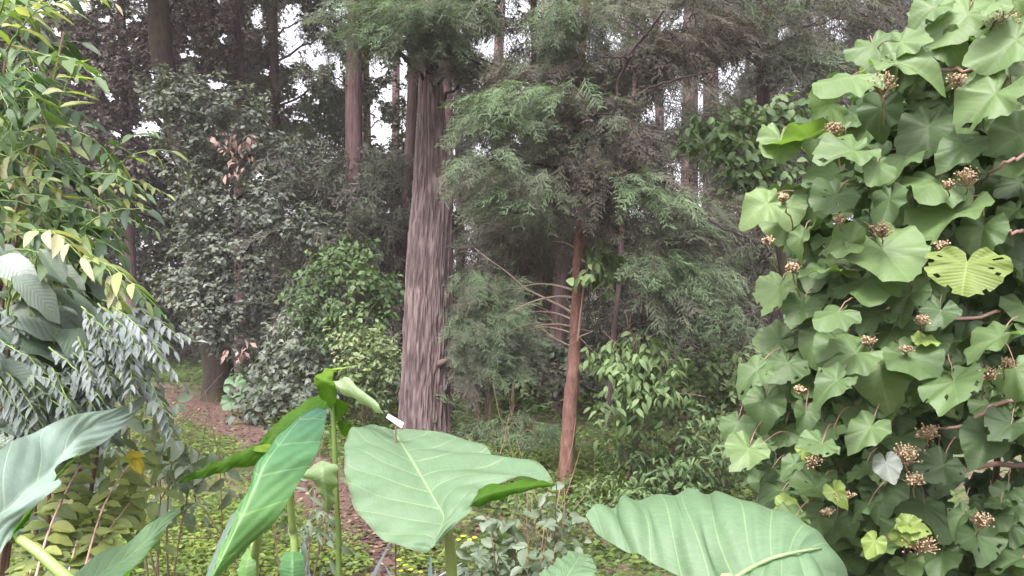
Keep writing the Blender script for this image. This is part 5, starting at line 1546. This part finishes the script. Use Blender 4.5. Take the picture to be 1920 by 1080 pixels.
def right_bush():
    base = np.array([1.75, 2.9, float(gz(1.75, 2.9))])
    root = thing('heart_leaf_bush', 'tall bush filling the right side with heart shaped leaves and tan flower clusters', 'bush', tuple(base))
    g = G()
    pg = G()
    pg.cur = 1
    cent = lambda py, d: np.array([1.35 + rng.normal(0, 0.25), 2.95, max(0.2, P(1700, py + 90, d)[2])])
    hero = [(b, 0) for b in BUSH] + [((px + rng.normal(0, 42), py + rng.normal(0, 42), L * 0.8, an, tn - 0.05), 0.16) for (px, py, L, an, tn) in BUSH if px > 1480]
    for (px, py, L, an, tn), dd in hero:
        d = 2.28 + dd + rng.normal(0, 0.10)
        f, n = heart_orient(px, py, d, an + rng.normal(0, 14), rng.normal(0, 0.34, 3), 0.85)
        s = 0.74 * L * d / F * rng.uniform(0.85, 1.12)
        c = P(px, py, d) - f * s * 0.18
        g.scatter(HEART[int(rng.integers(0, 18))], c[None], f[None], n[None], s, np.clip(tn + rng.normal(0, 0.06), 0, 0.86))
        e = c - f * s * rng.uniform(0.4, 0.8) + np.array([0.05, 0.12, 0.02])
        pg.tube(limb_pts(e, c, 0.08, 7, 0.015), np.linspace(0.0019, 0.0013, 7), 5, 0.25)
    for k in range(330):   # second tier close behind the outer leaves
        py = rng.uniform(-100, 1150)
        px = rng.uniform(np.interp(py, EDGE[:, 0], EDGE[:, 1]) + 30, 2050)
        d = rng.uniform(2.38, 2.65)
        if ((px - 1800) / 150) ** 2 + ((py - 885) / 75) ** 2 < 1:
            continue
        f, n = heart_orient(px, py, d, rng.normal(-30, 35), rng.normal(0, 0.4, 3), 0.9)
        g.scatter(HEART[int(rng.integers(0, 18))], P(px, py, d)[None], f[None], n[None], rng.uniform(0.06, 0.105), np.clip(rng.normal(0.55, 0.18), 0.1, 0.88))
    k = 0
    while k < 1250:
        py = rng.uniform(-140, 1200)
        ed = np.interp(py, EDGE[:, 0], EDGE[:, 1])
        px = rng.uniform(ed + 15, 2150)
        d = rng.uniform(2.4, 3.3)
        # hollow with dark interior low on the right
        if ((px - 1800) / 150) ** 2 + ((py - 885) / 75) ** 2 < 1 or N0(np.array([px / 75.0]), np.array([py / 75.0 + 9]))[0] > 0.86:
            continue
        an = rng.normal(-30, 45)
        f, n = heart_orient(px, py, d, an, rng.normal(0, 0.55, 3), 1.0)
        s = 0.055 + 0.075 * rng.random() ** 1.1
        c = P(px, py, d)
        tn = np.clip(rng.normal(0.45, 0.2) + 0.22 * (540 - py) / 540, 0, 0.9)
        g.scatter(HEART[int(rng.integers(0, 18))], c[None], f[None], n[None], s, tn)
        if k % 3 == 0:
            pg.tube(limb_pts(c - f * s * 0.6 + np.array([0.04, 0.1, 0]), c, 0.08, 6, 0.015), np.linspace(0.0019, 0.0013, 6), 5, 0.2)
        k += 1
    for k in range(420):   # inner leaves at the back, the bush's inner shade painted in by dark tints
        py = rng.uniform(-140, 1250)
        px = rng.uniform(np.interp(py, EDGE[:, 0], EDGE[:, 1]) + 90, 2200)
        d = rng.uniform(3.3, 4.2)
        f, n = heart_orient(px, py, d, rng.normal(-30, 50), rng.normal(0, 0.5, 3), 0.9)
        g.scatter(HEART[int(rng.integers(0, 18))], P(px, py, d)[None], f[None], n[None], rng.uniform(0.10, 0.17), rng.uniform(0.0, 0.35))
    # small young leaves among the flower heads
    for px, py in ((1640, 1015), (1700, 1000), (1705, 990), (1565, 920), (1510, 840), (1730, 640), (1700, 985), (1470, 950)):
        d = 2.2
        f, n = heart_orient(px, py, d, rng.normal(0, 60), rng.normal(0, 0.3, 3))
        g.scatter(HEART[int(rng.integers(0, 18))], P(px, py, d)[None], f[None], n[None], 0.055, 0.97)
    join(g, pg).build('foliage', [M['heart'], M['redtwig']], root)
    # the yellowing, chewed leaf and the grey leaf back
    yg = G()
    d = 1.98
    f, n = heart_orient(1810, 520, d, -8, np.array([0, 0, 0.05]), 0.35)
    tv, t4, t3, tu = heart_leaf(77, holes=True)
    tv = tv * np.array([1.25, 0.78, 0.8])
    yg.scatter((tv, t4, t3, tu), (P(1812, 498, d))[None], f[None], n[None], 0.126, 0.6)
    yg.build('leaf', M['heart_yellow'], root, label='yellowing leaf with brown edged holes')
    bg = G()
    f, n = heart_orient(1665, 880, 2.15, 15, np.zeros(3), 0.2)
    bg.scatter(HEART[2], P(1662, 868, 2.15)[None], f[None], n[None], 0.062, 0.2)
    bg.build('leaf', M['heart_grey'], root, label='pale grey upturned leaf')
    # woody stems
    B = base - np.array([0, 0, 0.03])
    for line, w in (([(1640, 128, 2.7), (1760, 132, 2.35), (1830, 128, 2.22), (1900, 105, 2.15), (1960, 80, 2.3)], 0.006), ([(1990, 220, 2.5), (1920, 285, 2.25), (1875, 310, 2.2), (1840, 340, 2.4)], 0.006),
                    ([(1990, 560, 2.7), (1890, 580, 2.5), (1790, 600, 2.45), (1700, 570, 2.4), (1640, 590, 2.4)], 0.006), ([(2000, 870, 2.7), (1850, 875, 2.6), (1760, 880, 2.5), (1640, 850, 2.5)], 0.009),
                    ([(1990, 740, 2.6), (1880, 755, 2.35), (1800, 800, 2.35), (1740, 800, 2.4)], 0.006), ([(1990, 920, 2.7), (1850, 950, 2.6), (1780, 990, 2.5)], 0.008), ([(1960, 440, 2.5), (1900, 435, 2.3), (1860, 440, 2.3)], 0.006)):
        sg = G()
        p = cr([P(*q) for q in line], 20)
        p[1:-1] += rng.normal(0, 0.004, (18, 3))
        sg.tube(p, np.linspace(w, w * 0.5, 20), 8, 0.6)
        sg.build('branch', M['redtwig'], root)
    for k in range(7):
        sg = G()
        tx, tz = rng.uniform(1.6, 2.4), rng.uniform(1.5, 2.7)
        top = np.array([tx, rng.uniform(2.6, 3.2), tz])
        o = rng.normal(0, 0.12, 3) * np.array([1, 1, 0])
        p = cr([B + o, B + o + (top - B) * 0.4 + np.array([0.1, 0.05, 0.2]), top], 16)
        p[1:] += rng.normal(0, 0.01, (15, 3))
        sg.tube(p, np.linspace(0.018, 0.006, 16), 8, 0.25)
        sg.build('stem', M['twig'], root)
    # flower heads
    FL = [(1655, 155, 50), (1795, 150, 42), (1565, 240, 42), (1880, 40, 60), (1655, 430, 50), (1815, 330, 40), (1470, 370, 24), (1575, 412, 26), (1585, 590, 0), (1630, 640, 26), (1700, 655, 24), (1580, 930, 40), (1520, 865, 36), (1725, 1020, 70), (1840, 975, 46), (1700, 850, 50), (1740, 810, 50), (1850, 700, 40), (1485, 500, 24), (1500, 730, 26), (1730, 600, 34), (1715, 900, 36), (1880, 150, 34), (1905, 90, 30), (1780, 345, 24), (1550, 960, 24), (1890, 680, 30), (1765, 460, 30), (1440, 450, 20)]
    for px, py, w in FL:
        if not w:
            continue
        d = 2.17 if py < 780 else 2.2
        c = P(px, py, d)
        R = w * d / F * 0.55 * rng.uniform(0.8, 1.2)
        fg = G()
        n = int(40 + w * 1.3)
        v = nrm(rng.normal(size=(n, 3)) + np.array([-0.1, -0.3, 0.5]))
        q = c + v * R * rng.uniform(0.35, 1.0, n)[:, None] * np.array([1.05, 0.8, 0.6]) + rng.normal(0, R * 0.12, (n, 3))
        st = c + np.array([0.01, 0.03, -R * 0.6])
        bud = np.array([[1, 0, 0], [-1, 0, 0], [0, 1, 0], [0, -1, 0], [0, 0, 1], [0, 0, -1]], float)
        bf = np.array([[0, 2, 4], [2, 1, 4], [1, 3, 4], [3, 0, 4], [2, 0, 5], [1, 2, 5], [3, 1, 5], [0, 3, 5]])
        fg.scatter((bud, np.zeros((0, 4), int), bf, bud[:, :2]), q, nrm(rng.normal(size=(n, 3))), nrm(rng.normal(size=(n, 3))), rng.uniform(0.0014, 0.0036, n), rng.uniform(0.1, 1, n))
        for i in range(0, n, 2):
            fg.tube(np.array([st, 0.55 * st + 0.45 * q[i] + rng.normal(0, 0.003, 3), q[i]]), [0.0013, 0.001, 0.0008], 4, rng.uniform(0.3, 0.8))
        fg.tube(limb_pts(st + np.array([0.06, 0.12, -0.06]), st, 0.05, 6), 0.0022, 5, 0.4)
        fg.build('flower_cluster', M['flower'], root, smooth=False)


right_bush()


# ================================================================== left-hand plants
def pinnate(g, sg, base, tip, pairs, leaf, tint, tpl=LANCE, sag=0.12, tw=0.15):
    p = limb_pts(base, tip, sag, 14, 0.03)
    L = np.linalg.norm(np.asarray(tip) - base)
    sg.tube(p, np.linspace(0.0028, 0.0010, 14), 5, 0.12)
    t = nrm(np.gradient(p, axis=0))
    for i in range(pairs + 1):
        u = 0.12 + 0.88 * i / pairs
        k = min(int(u * 13), 13)
        c, ax = p[k], t[k]
        lat = nrm(np.cross(ax, UP))
        for sd in ((-1, 1) if i < pairs else (0,)):
            f = nrm(ax * (0.55 if sd else 1.0) + lat * sd * 0.9 - UP * 0.25 + rng.normal(0, 0.16, 3))
            n = nrm(UP * 0.8 + np.array([0, -0.45, 0]) + rng.normal(0, 0.25, 3))
            s = leaf * (0.75 + 0.35 * math.sin(math.pi * min(u, 0.95))) * rng.uniform(0.85, 1.15)
            g.scatter(tpl[int(rng.integers(0, len(tpl)))], c[None], f[None], n[None], s, np.clip(tint + rng.normal(0, 0.09), 0, 1))


def pix_dir(px, py, d, ang, L, dy=-0.1):
    a = math.radians(ang)
    b = P(px, py, d)
    return b, b + np.array([math.sin(a) * L, dy * L, -math.cos(a) * L])


def left_bushes():
    # tall pinnate shrub with yellow green tips
    X = P(-60, 900, 3.0)[0]
    root = thing('pinnate_shrub', 'tall shrub at upper left with lance shaped leaflets and yellow green tips', 'shrub', (X, 3.0, float(gz(X, 3.0))))
    g, sg = G(), G()
    sg.cur = 1
    groups = [  # px, py, spread x, spread y, count, angle, tint, depth
        (40, 60, 50, 40, 10, 60, .62, 2.7), (120, 60, 50, 30, 8, 100, .72, 2.7), (185, 35, 20, 16, 4, 115, .9, 2.7), (120, 110, 50, 30, 8, 70, .72, 2.6), (60, 170, 50, 40, 9, 55, .42, 2.6), (140, 170, 30, 30, 5, 50, .55, 2.6), (20, 220, 30, 40, 5, 40, .3, 2.6),
        (30, 20, 40, 30, 6, 80, .6, 2.8), (80, 290, 50, 30, 8, 70, .75, 2.7), (150, 280, 40, 20, 5, 95, .85, 2.7), (60, 340, 60, 30, 9, 60, .68, 2.7), (180, 330, 50, 30, 7, 70, .6, 2.7), (270, 350, 30, 20, 5, 85, .68, 2.7), (285, 385, 30, 14, 4, 80, .75, 2.6), (120, 390, 70, 30, 9, 60, .6, 2.7), (220, 400, 50, 20, 6, 60, .45, 2.7),
        (30, 430, 40, 30, 5, 60, .9, 2.6), (70, 450, 60, 26, 7, 60, .7, 2.7), (150, 450, 60, 26, 8, 50, .65, 2.6), (230, 450, 30, 20, 4, 70, .5, 2.6), (245, 500, 24, 18, 4, 40, .78, 2.45), (270, 540, 20, 14, 4, 30, .78, 2.45), (190, 500, 40, 26, 6, 50, .48, 2.6), (110, 500, 60, 30, 8, 50, .5, 2.6), (200, 545, 40, 20, 5, 60, .4, 2.6), (130, 560, 60, 24, 7, 60, .42, 2.7)]
    for px, py, sx, sy, n, an, tn, d in groups:
        for k in range(n):
            x, y = px + rng.normal(0, sx * 0.75), py + rng.normal(0, sy * 0.75)
            dd = d + rng.normal(0, 0.18)
            L = rng.uniform(0.14, 0.24)
            if rng.random() < 0.22:
                continue
            b, t = pix_dir(x - 90, y - 22, dd, an + rng.normal(0, 28), L, rng.uniform(-0.5, 0.2))
            pinnate(g, sg, b, t, int(rng.integers(3, 6)), rng.uniform(0.05, 0.10), tn - 0.02 + rng.normal(0, 0.17))
    # darker inner leaves
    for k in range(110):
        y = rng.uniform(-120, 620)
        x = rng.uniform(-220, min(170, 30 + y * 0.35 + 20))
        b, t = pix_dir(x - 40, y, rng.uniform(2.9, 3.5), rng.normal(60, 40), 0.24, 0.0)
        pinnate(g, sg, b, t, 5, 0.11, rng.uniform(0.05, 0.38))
    B = np.array(root.location) - np.array([0, 0, 0.03])
    for k in range(6):
        q = G()
        top = P((20, 120, 60, 200, -60, 150)[k], (40, 60, 250, 340, 150, 440)[k], 2.85)
        p = cr([B + rng.normal(0, 0.05, 3) * np.array([1, 1, 0]), B + (top - B) * 0.45 + np.array([-0.08, 0, 0.15]), top], 16)
        q.tube(p, np.linspace(0.016, 0.004, 16), 7, 0.3)
        q.build('stem', M['twig'], root)
    join(g, sg).build('foliage', [M['lance'], M['petiole']], root)

    # hanging sprays, the sky's reflection put into their grey-white colour
    X = P(150, 900, 2.9)[0]
    root = thing('sky_sheen_shrub', 'shrub with drooping leaflets, sky sheen coloured in as silvery grey, left of the path, under the pinnate shrub', 'shrub', (X, 2.9, float(gz(X, 2.9))))
    g, sg = G(), G()
    sg.cur = 1
    for px, py, sx, sy, n, tn in ((230, 620, 40, 24, 10, .9), (200, 660, 50, 26, 12, .8), (270, 640, 26, 20, 6, .75), (180, 700, 50, 24, 10, .6), (240, 690, 34, 20, 7, .7), (130, 720, 50, 30, 9, .5), (30, 740, 40, 30, 8, .75), (90, 750, 50, 24, 8, .45), (40, 620, 50, 30, 6, .6), (170, 770, 60, 20, 8, .35)):
        for k in range(n):
            x, y = px + rng.normal(0, sx * 0.8), py + rng.normal(0, sy * 0.8)
            b, t = pix_dir(x - 40, y - 36, 2.3 + rng.normal(0, 0.12), rng.normal(35, 22), rng.uniform(0.14, 0.22), -0.1)
            pinnate(g, sg, b, t, 10, rng.uniform(0.034, 0.05), np.clip(tn + rng.normal(0, 0.12), 0, 1), sag=0.05)
    B = np.array(root.location) - np.array([0, 0, 0.03])
    for px, py in ((230, 610), (180, 690), (60, 620), (100, 740)):
        q = G()
        top = P(px, py, 2.55)
        p = cr([B + rng.normal(0, 0.04, 3) * np.array([1, 1, 0]), B + (top - B) * 0.5 + np.array([-0.05, 0, 0.1]), top], 14)
        q.tube(p, np.linspace(0.012, 0.004, 14), 7, 0.3)
        q.build('stem', M['twig'], root)
    join(g, sg).build('foliage', [M['sky_sheen'], M['petiole']], root)

    # broad grey green leaves at the left edge
    X = P(0, 900, 2.7)[0]
    root = thing('broad_leaf_shrub', 'shrub at the left edge with big arching grey green leaves', 'shrub', (X, 2.7, float(gz(X, 2.7))))
    g, pg = G(), G()
    pg.cur = 1
    for px, py, L, an, tn in ((20, 500, 90, 60, .8), (60, 530, 100, 70, .7), (100, 520, 90, 60, .5), (10, 560, 110, 80, .55), (120, 560, 100, 60, .45), (60, 590, 150, 85, .6), (150, 590, 90, 60, .55), (30, 640, 130, 60, .35), (90, 650, 130, 70, .3), (140, 640, 100, 50, .35), (20, 700, 120, 60, .3), (90, 700, 120, 70, .4), (60, 680, 110, 40, .25), (150, 690, 80, 50, .4), (0, 480, 80, 40, .9), (100, 480, 70, 60, .55), (170, 540, 70, 60, .5), (30, 760, 100, 60, .4), (110, 760, 90, 70, .4), (20, 800, 100, 60, .35), (80, 790, 80, 80, .4), (0, 840, 90, 60, .5), (150, 740, 70, 60, .4), (40, 530, 80, 40, .4), (70, 560, 80, 90, .3)):
        d = 2.35 + rng.normal(0, 0.1)
        f, n = heart_orient(px, py, d, an, rng.normal(0, 0.25, 3), 1.0)
        s = L * d / F * 1.15
        c = P(px - L * 0.4 * math.sin(math.radians(an)), py - L * 0.35 * math.cos(math.radians(an)), d)
        g.scatter(OVAL[int(rng.integers(0, 3))], c[None], f[None], n[None], s, tn)
        pg.tube(limb_pts(c + np.array([-0.08, 0.12, -0.10]), c, 0.1, 7), np.linspace(0.004, 0.0025, 7), 5, 0.5)
    B = np.array(root.location) - np.array([0, 0, 0.03])
    for k in range(90):
        py = rng.uniform(470, 1000)
        px = rng.uniform(-260, 150)
        d = rng.uniform(2.5, 3.2)
        f, n = heart_orient(px, py, d, rng.normal(60, 40), rng.normal(0, 0.35, 3), 1.0)
        g.scatter(OVAL[int(rng.integers(0, 3))], P(px, py, d)[None], f[None], n[None], rng.uniform(0.12, 0.22), rng.uniform(0.1, 0.5))
    for px, py in ((30, 520), (100, 600), (-40, 600), (60, 740)):
        q = G()
        top = P(px, py, 2.5)
        p = cr([B + rng.normal(0, 0.04, 3) * np.array([1, 1, 0]), B + (top - B) * 0.5 + np.array([-0.05, 0, 0.1]), top], 14)
        q.tube(p, np.linspace(0.012, 0.005, 14), 7, 0.3)
        q.build('stem', M['twig'], root)
    join(g, pg).build('foliage', [M['broad_grey'], M['petiole']], root)

    # reddish-twigged shrub at the bottom left
    X = P(110, 1000, 2.35)[0]
    root = thing('red_twig_shrub', 'low shrub at bottom left with reddish twigs and veined yellow green leaves', 'shrub', (X, 2.35, float(gz(X, 2.35))))
    g = G()
    tw = [([(60, 1110), (90, 1000), (125, 920), (155, 865)], .0045), ([(120, 1110), (140, 1030), (155, 985)], .004), ([(150, 1100), (190, 960), (235, 880), (262, 858)], .0035), ([(50, 1110), (60, 1060), (70, 1030)], .003), ([(130, 1110), (200, 1000), (245, 940)], .003)]
    for line, w in tw:
        q = G()
        p = cr([P(x, y, 2.3 + 0.1 * k) for k, (x, y) in enumerate(line)], 14)
        b0 = np.array([root.location[0] + rng.normal(0, 0.03), root.location[1], root.location[2] - 0.02])
        q.tube(np.vstack([cr([b0, 0.5 * (b0 + p[0]), p[0]], 8)[:-1], p]), np.linspace(w * 1.2, w * 0.5, 21), 7, 0.75)
        q.build('stem', M['redtwig'], root)
        for k in range(2, 14):
            for sd in (-1, 1):
                f = nrm(np.array([sd * 0.9, -0.2, rng.uniform(-0.35, 0.25)]) + rng.normal(0, 0.2, 3))
                n = nrm(UP + np.array([0, -0.5, 0]) + rng.normal(0, 0.25, 3))
                g.scatter(OVAL[int(rng.integers(0, 3))], p[k][None], f[None], n[None], rng.uniform(0.045, 0.08), np.clip(rng.normal(0.55, 0.22), 0, 0.9))
    for px, py in ((255, 868), (245, 862), (262, 862)):
        f, n = heart_orient(px, py, 2.4, rng.normal(60, 30), rng.normal(0, 0.2, 3))
        g.scatter(OVAL[0], P(px - 12, py - 6, 2.4)[None], f[None], n[None], 0.055, 1.0)
    for k in range(190):
        px, py = rng.normal(160, 75), rng.normal(960, 70)
        f, n = heart_orient(px, py, 2.6, rng.normal(50, 60), rng.normal(0, 0.3, 3), 1.0)
        g.scatter(OVAL[int(rng.integers(0, 3))], P(px, py, rng.uniform(2.4, 2.9))[None], f[None], n[None], rng.uniform(0.035, 0.07), np.clip(rng.normal(0.42, 0.25), 0, 0.92))
    g.build('foliage', M['veiny'], root)

    # grey-green herbs between the left leaf and the path
    specs = [('grey_herb', 'grey green herbs between the bluish leaf tip and the red path', [(250, 830, 60, 50), (300, 880, 50, 40), (330, 830, 40, 40), (290, 790, 50, 26), (230, 780, 40, 26), (370, 880, 40, 40), (270, 940, 40, 40), (420, 860, 30, 36)], 4.2, M['weed'], 0.085, OVAL, 300, 900),
             ('silver_herb', 'silvery leaved bushy herb at the bottom just right of centre', [(960, 1010, 60, 50), (1020, 1040, 60, 40), (920, 1050, 50, 40), (1050, 960, 18, 24), (1060, 990, 30, 30), (990, 960, 20, 20), (980, 1080, 70, 30)], 3.6, M['weed'], 0.06, OVAL, 980, 1000),
             ('dark_herb', 'dark leafy herb below the folded leaf at bottom centre left', [(590, 960, 40, 40), (610, 1000, 36, 36), (360, 960, 30, 30), (500, 960, 30, 40)], 3.9, M['weed'], 0.07, LANCE, 560, 1000)]
    for nm, lb, bl, d, mt, lf, tp, bx, by in specs:
        X = P(bx, by, d)[0]
        shrub(nm, lb, [(a, b_, c, e, d + rng.normal(0, 0.12), rng.uniform(-0.1, 0.1)) for a, b_, c, e in bl], mt, (lambda gg, b, s, lf=lf, tp=tp: broad(gg, b, lf, 1.7, (0.15, 0.85), tpl=tp, per=6, gaps=False)), (X, d), cat='herb', group='herbs by the path', stems=6, r0=0.007)
    # blue striped strap leaves
    for lb, pts_, d in (('bluish striped strap leaves tufted under the folded leaf', [(540, 1060), (580, 1040), (520, 1050), (600, 1060), (570, 1080)], 3.5), ('bluish striped strap leaves under the big wavy leaf', [(800, 1085), (820, 1080), (840, 1090), (785, 1090), (815, 1100)], 3.1)):
        X = P(pts_[0][0], 1000, d)[0]
        root = thing('strap_leaf_tuft', lb, 'plant', (X, d, float(gz(X, d))), 'striped strap leaf plants')
        g = G()
        for px, py in pts_:
            b = np.array([P(px, 1000, d)[0], d + rng.normal(0, 0.05), float(gz(X, d))])
            n = 9
            a = rng.uniform(0, 6.28, n)
            top = P(px, py - 70, d)[2] - b[2]
            f = np.column_stack([np.cos(a) * 0.25, np.sin(a) * 0.25, np.ones(n)])
            nor = np.column_stack([np.cos(a) * -1, np.sin(a) * -1, 0.3 * np.ones(n)])
            w = rng.integers(0, 3, n)
            for q in range(3):
                z = w == q
                g.scatter(STRAP[q], np.repeat(b[None], n, 0)[z] + rng.normal(0, 0.03, (z.sum(), 3)) * np.array([1, 1, 0]), f[z], nor[z], np.maximum(top, 0.3) * rng.uniform(0.55, 1.0, n)[z], rng.random(n)[z])
        g.build('leaf_tuft', M['stripe'], root)
    # yellow flowers
    for lb, fl, d in (('yellow flowered weed behind the stalk of the big wavy leaf', [(868, 1005), (880, 1012), (860, 1012), (890, 1008), (872, 1018)], 5.4), ('small yellow flowered weed at the bottom edge left of the striped leaves', [(748, 1050), (760, 1060), (770, 1068), (790, 1072), (752, 1070)], 5.2)):
        X = P(fl[0][0], 1000, d)[0]
        root = thing('yellow_flower_weed', lb, 'flowers', (X, d, float(gz(X, d))), 'yellow flowers')
        lg = G()
        for px, py in fl:
            c = P(px, py, d)
            q = G()
            a = np.linspace(0, 6.28, 6, endpoint=False)
            q.scatter(SMALL[1], np.repeat(c[None], 6, 0), np.column_stack([np.cos(a), np.sin(a) * 0.8 - 0.2, 0.3 * np.ones(6)]), np.repeat(np.array([[0, -0.6, 0.8]]), 6, 0), 0.017, 0.4)
            q.build('flower', M['yflower'], root)
            zz = float(gz(c[0], c[1]))
            lg.tube(cr([np.array([c[0], c[1], zz]), np.array([c[0] + 0.01, c[1], 0.5 * (zz + c[2])]), c], 6), 0.003, 5)
            n = 26
            lp = np.array([c[0], c[1], zz]) + np.column_stack([rng.normal(0, 0.05, n), rng.normal(0, 0.05, n), rng.uniform(0.02, max(c[2] - zz, 0.1), n)])
            a = rng.uniform(0, 6.28, n)
            lg.scatter(SMALL[0], lp, np.column_stack([np.cos(a), np.sin(a), 0.2 + 0 * a]), np.column_stack([rng.normal(0, .3, n), rng.normal(-.2, .3, n), np.ones(n)]), 0.05, rng.random(n))
        lg.build('foliage', M['cover'], root)


left_bushes()


# ================================================================== light, sky, camera
SUN_EL, SUN_AZ = math.radians(58), math.radians(200)   # azimuth clockwise from +Y
w = bpy.data.worlds.new('World')
SC.world = w
w.use_nodes = True
nt = w.node_tree
nt.nodes.clear()
sky = nt.nodes.new('ShaderNodeTexSky')
sky.sky_type = 'NISHITA'
sky.sun_disc = False
sky.sun_elevation = SUN_EL
sky.sun_rotation = SUN_AZ
sky.air_density = 1.0
sky.dust_density = 6.0
sky.ozone_density = 1.0
hs = nt.nodes.new('ShaderNodeHueSaturation')
hs.inputs['Saturation'].default_value = 0.18
mixn = nt.nodes.new('ShaderNodeMix')
mixn.data_type = 'RGBA'
mixn.blend_type = 'MULTIPLY'
mixn.inputs[0].default_value = 1.0
mixn.inputs[7].default_value = (1.0, 0.97, 1.0, 1)
bgn = nt.nodes.new('ShaderNodeBackground')
bgn.inputs['Strength'].default_value = 0.15
wo = nt.nodes.new('ShaderNodeOutputWorld')
nt.links.new(sky.outputs[0], hs.inputs['Color'])
nt.links.new(hs.outputs[0], mixn.inputs[6])
nt.links.new(mixn.outputs[2], bgn.inputs['Color'])
nt.links.new(bgn.outputs[0], wo.inputs['Surface'])

sl = bpy.data.lights.new('sun', 'SUN')
sl.energy = 1.4
sl.angle = math.radians(14)
sl.color = (1.0, 0.97, 0.93)
so = bpy.data.objects.new('sun', sl)
COL.objects.link(so)
# lamp shines along its -Z; the sun stands at azimuth SUN_AZ
dv = np.array([math.sin(SUN_AZ) * math.cos(SUN_EL), math.cos(SUN_AZ) * math.cos(SUN_EL), math.sin(SUN_EL)])
import mathutils
so.rotation_euler = mathutils.Vector(dv).to_track_quat('Z', 'Y').to_euler()
so.location = (0, -5, 30)

def haze():
    g = G()
    x0, x1, y0, y1, z0, z1 = -430, 430, -70, 430, -2.0, 45
    c = np.array([(x, y, z) for x in (x0, x1) for y in (y0, y1) for z in (z0, z1)], float)
    g.add(c, [[0, 1, 3, 2], [4, 6, 7, 5], [0, 4, 5, 1], [2, 3, 7, 6], [0, 2, 6, 4], [1, 5, 7, 3]])
    m, nt, out = mat_new('haze_air')
    v = nt.nodes.new('ShaderNodeVolumePrincipled')
    v.inputs['Color'].default_value = (0.95, 0.88, 0.94, 1)
    v.inputs['Density'].default_value = 0.0011
    nt.links.new(v.outputs[0], out.inputs['Volume'])
    tag(g.build('haze', m, smooth=False), 'thin pale haze hanging between the trees', 'haze', kind='stuff')


haze()

cam = bpy.data.cameras.new('camera')
cam.sensor_width = 36
cam.lens = 36 * F / 1920
cam.clip_end = 2000
cam.clip_start = 0.05
co = bpy.data.objects.new('camera', cam)
COL.objects.link(co)
co.location = (0, 0, EYE)
co.rotation_euler = (math.radians(90) + PITCH, 0, 0)
SC.camera = co

vs = SC.view_settings
vs.view_transform = 'Standard'
vs.look = 'None'
vs.gamma = 1
vs.exposure = 2.0
SC.render.engine = 'CYCLES'
cy = SC.cycles
cy.max_bounces = 6
cy.diffuse_bounces = 4
cy.glossy_bounces = 2
cy.transmission_bounces = 5
cy.caustics_reflective = False
cy.caustics_refractive = False
cy.use_denoising = True
try:
    cy.denoiser = 'OPENIMAGEDENOISE'
except Exception:
    pass
print('verts', sum(len(o.data.vertices) for o in SC.objects if o.type == 'MESH'), 'polys', sum(len(o.data.polygons) for o in SC.objects if o.type == 'MESH'))
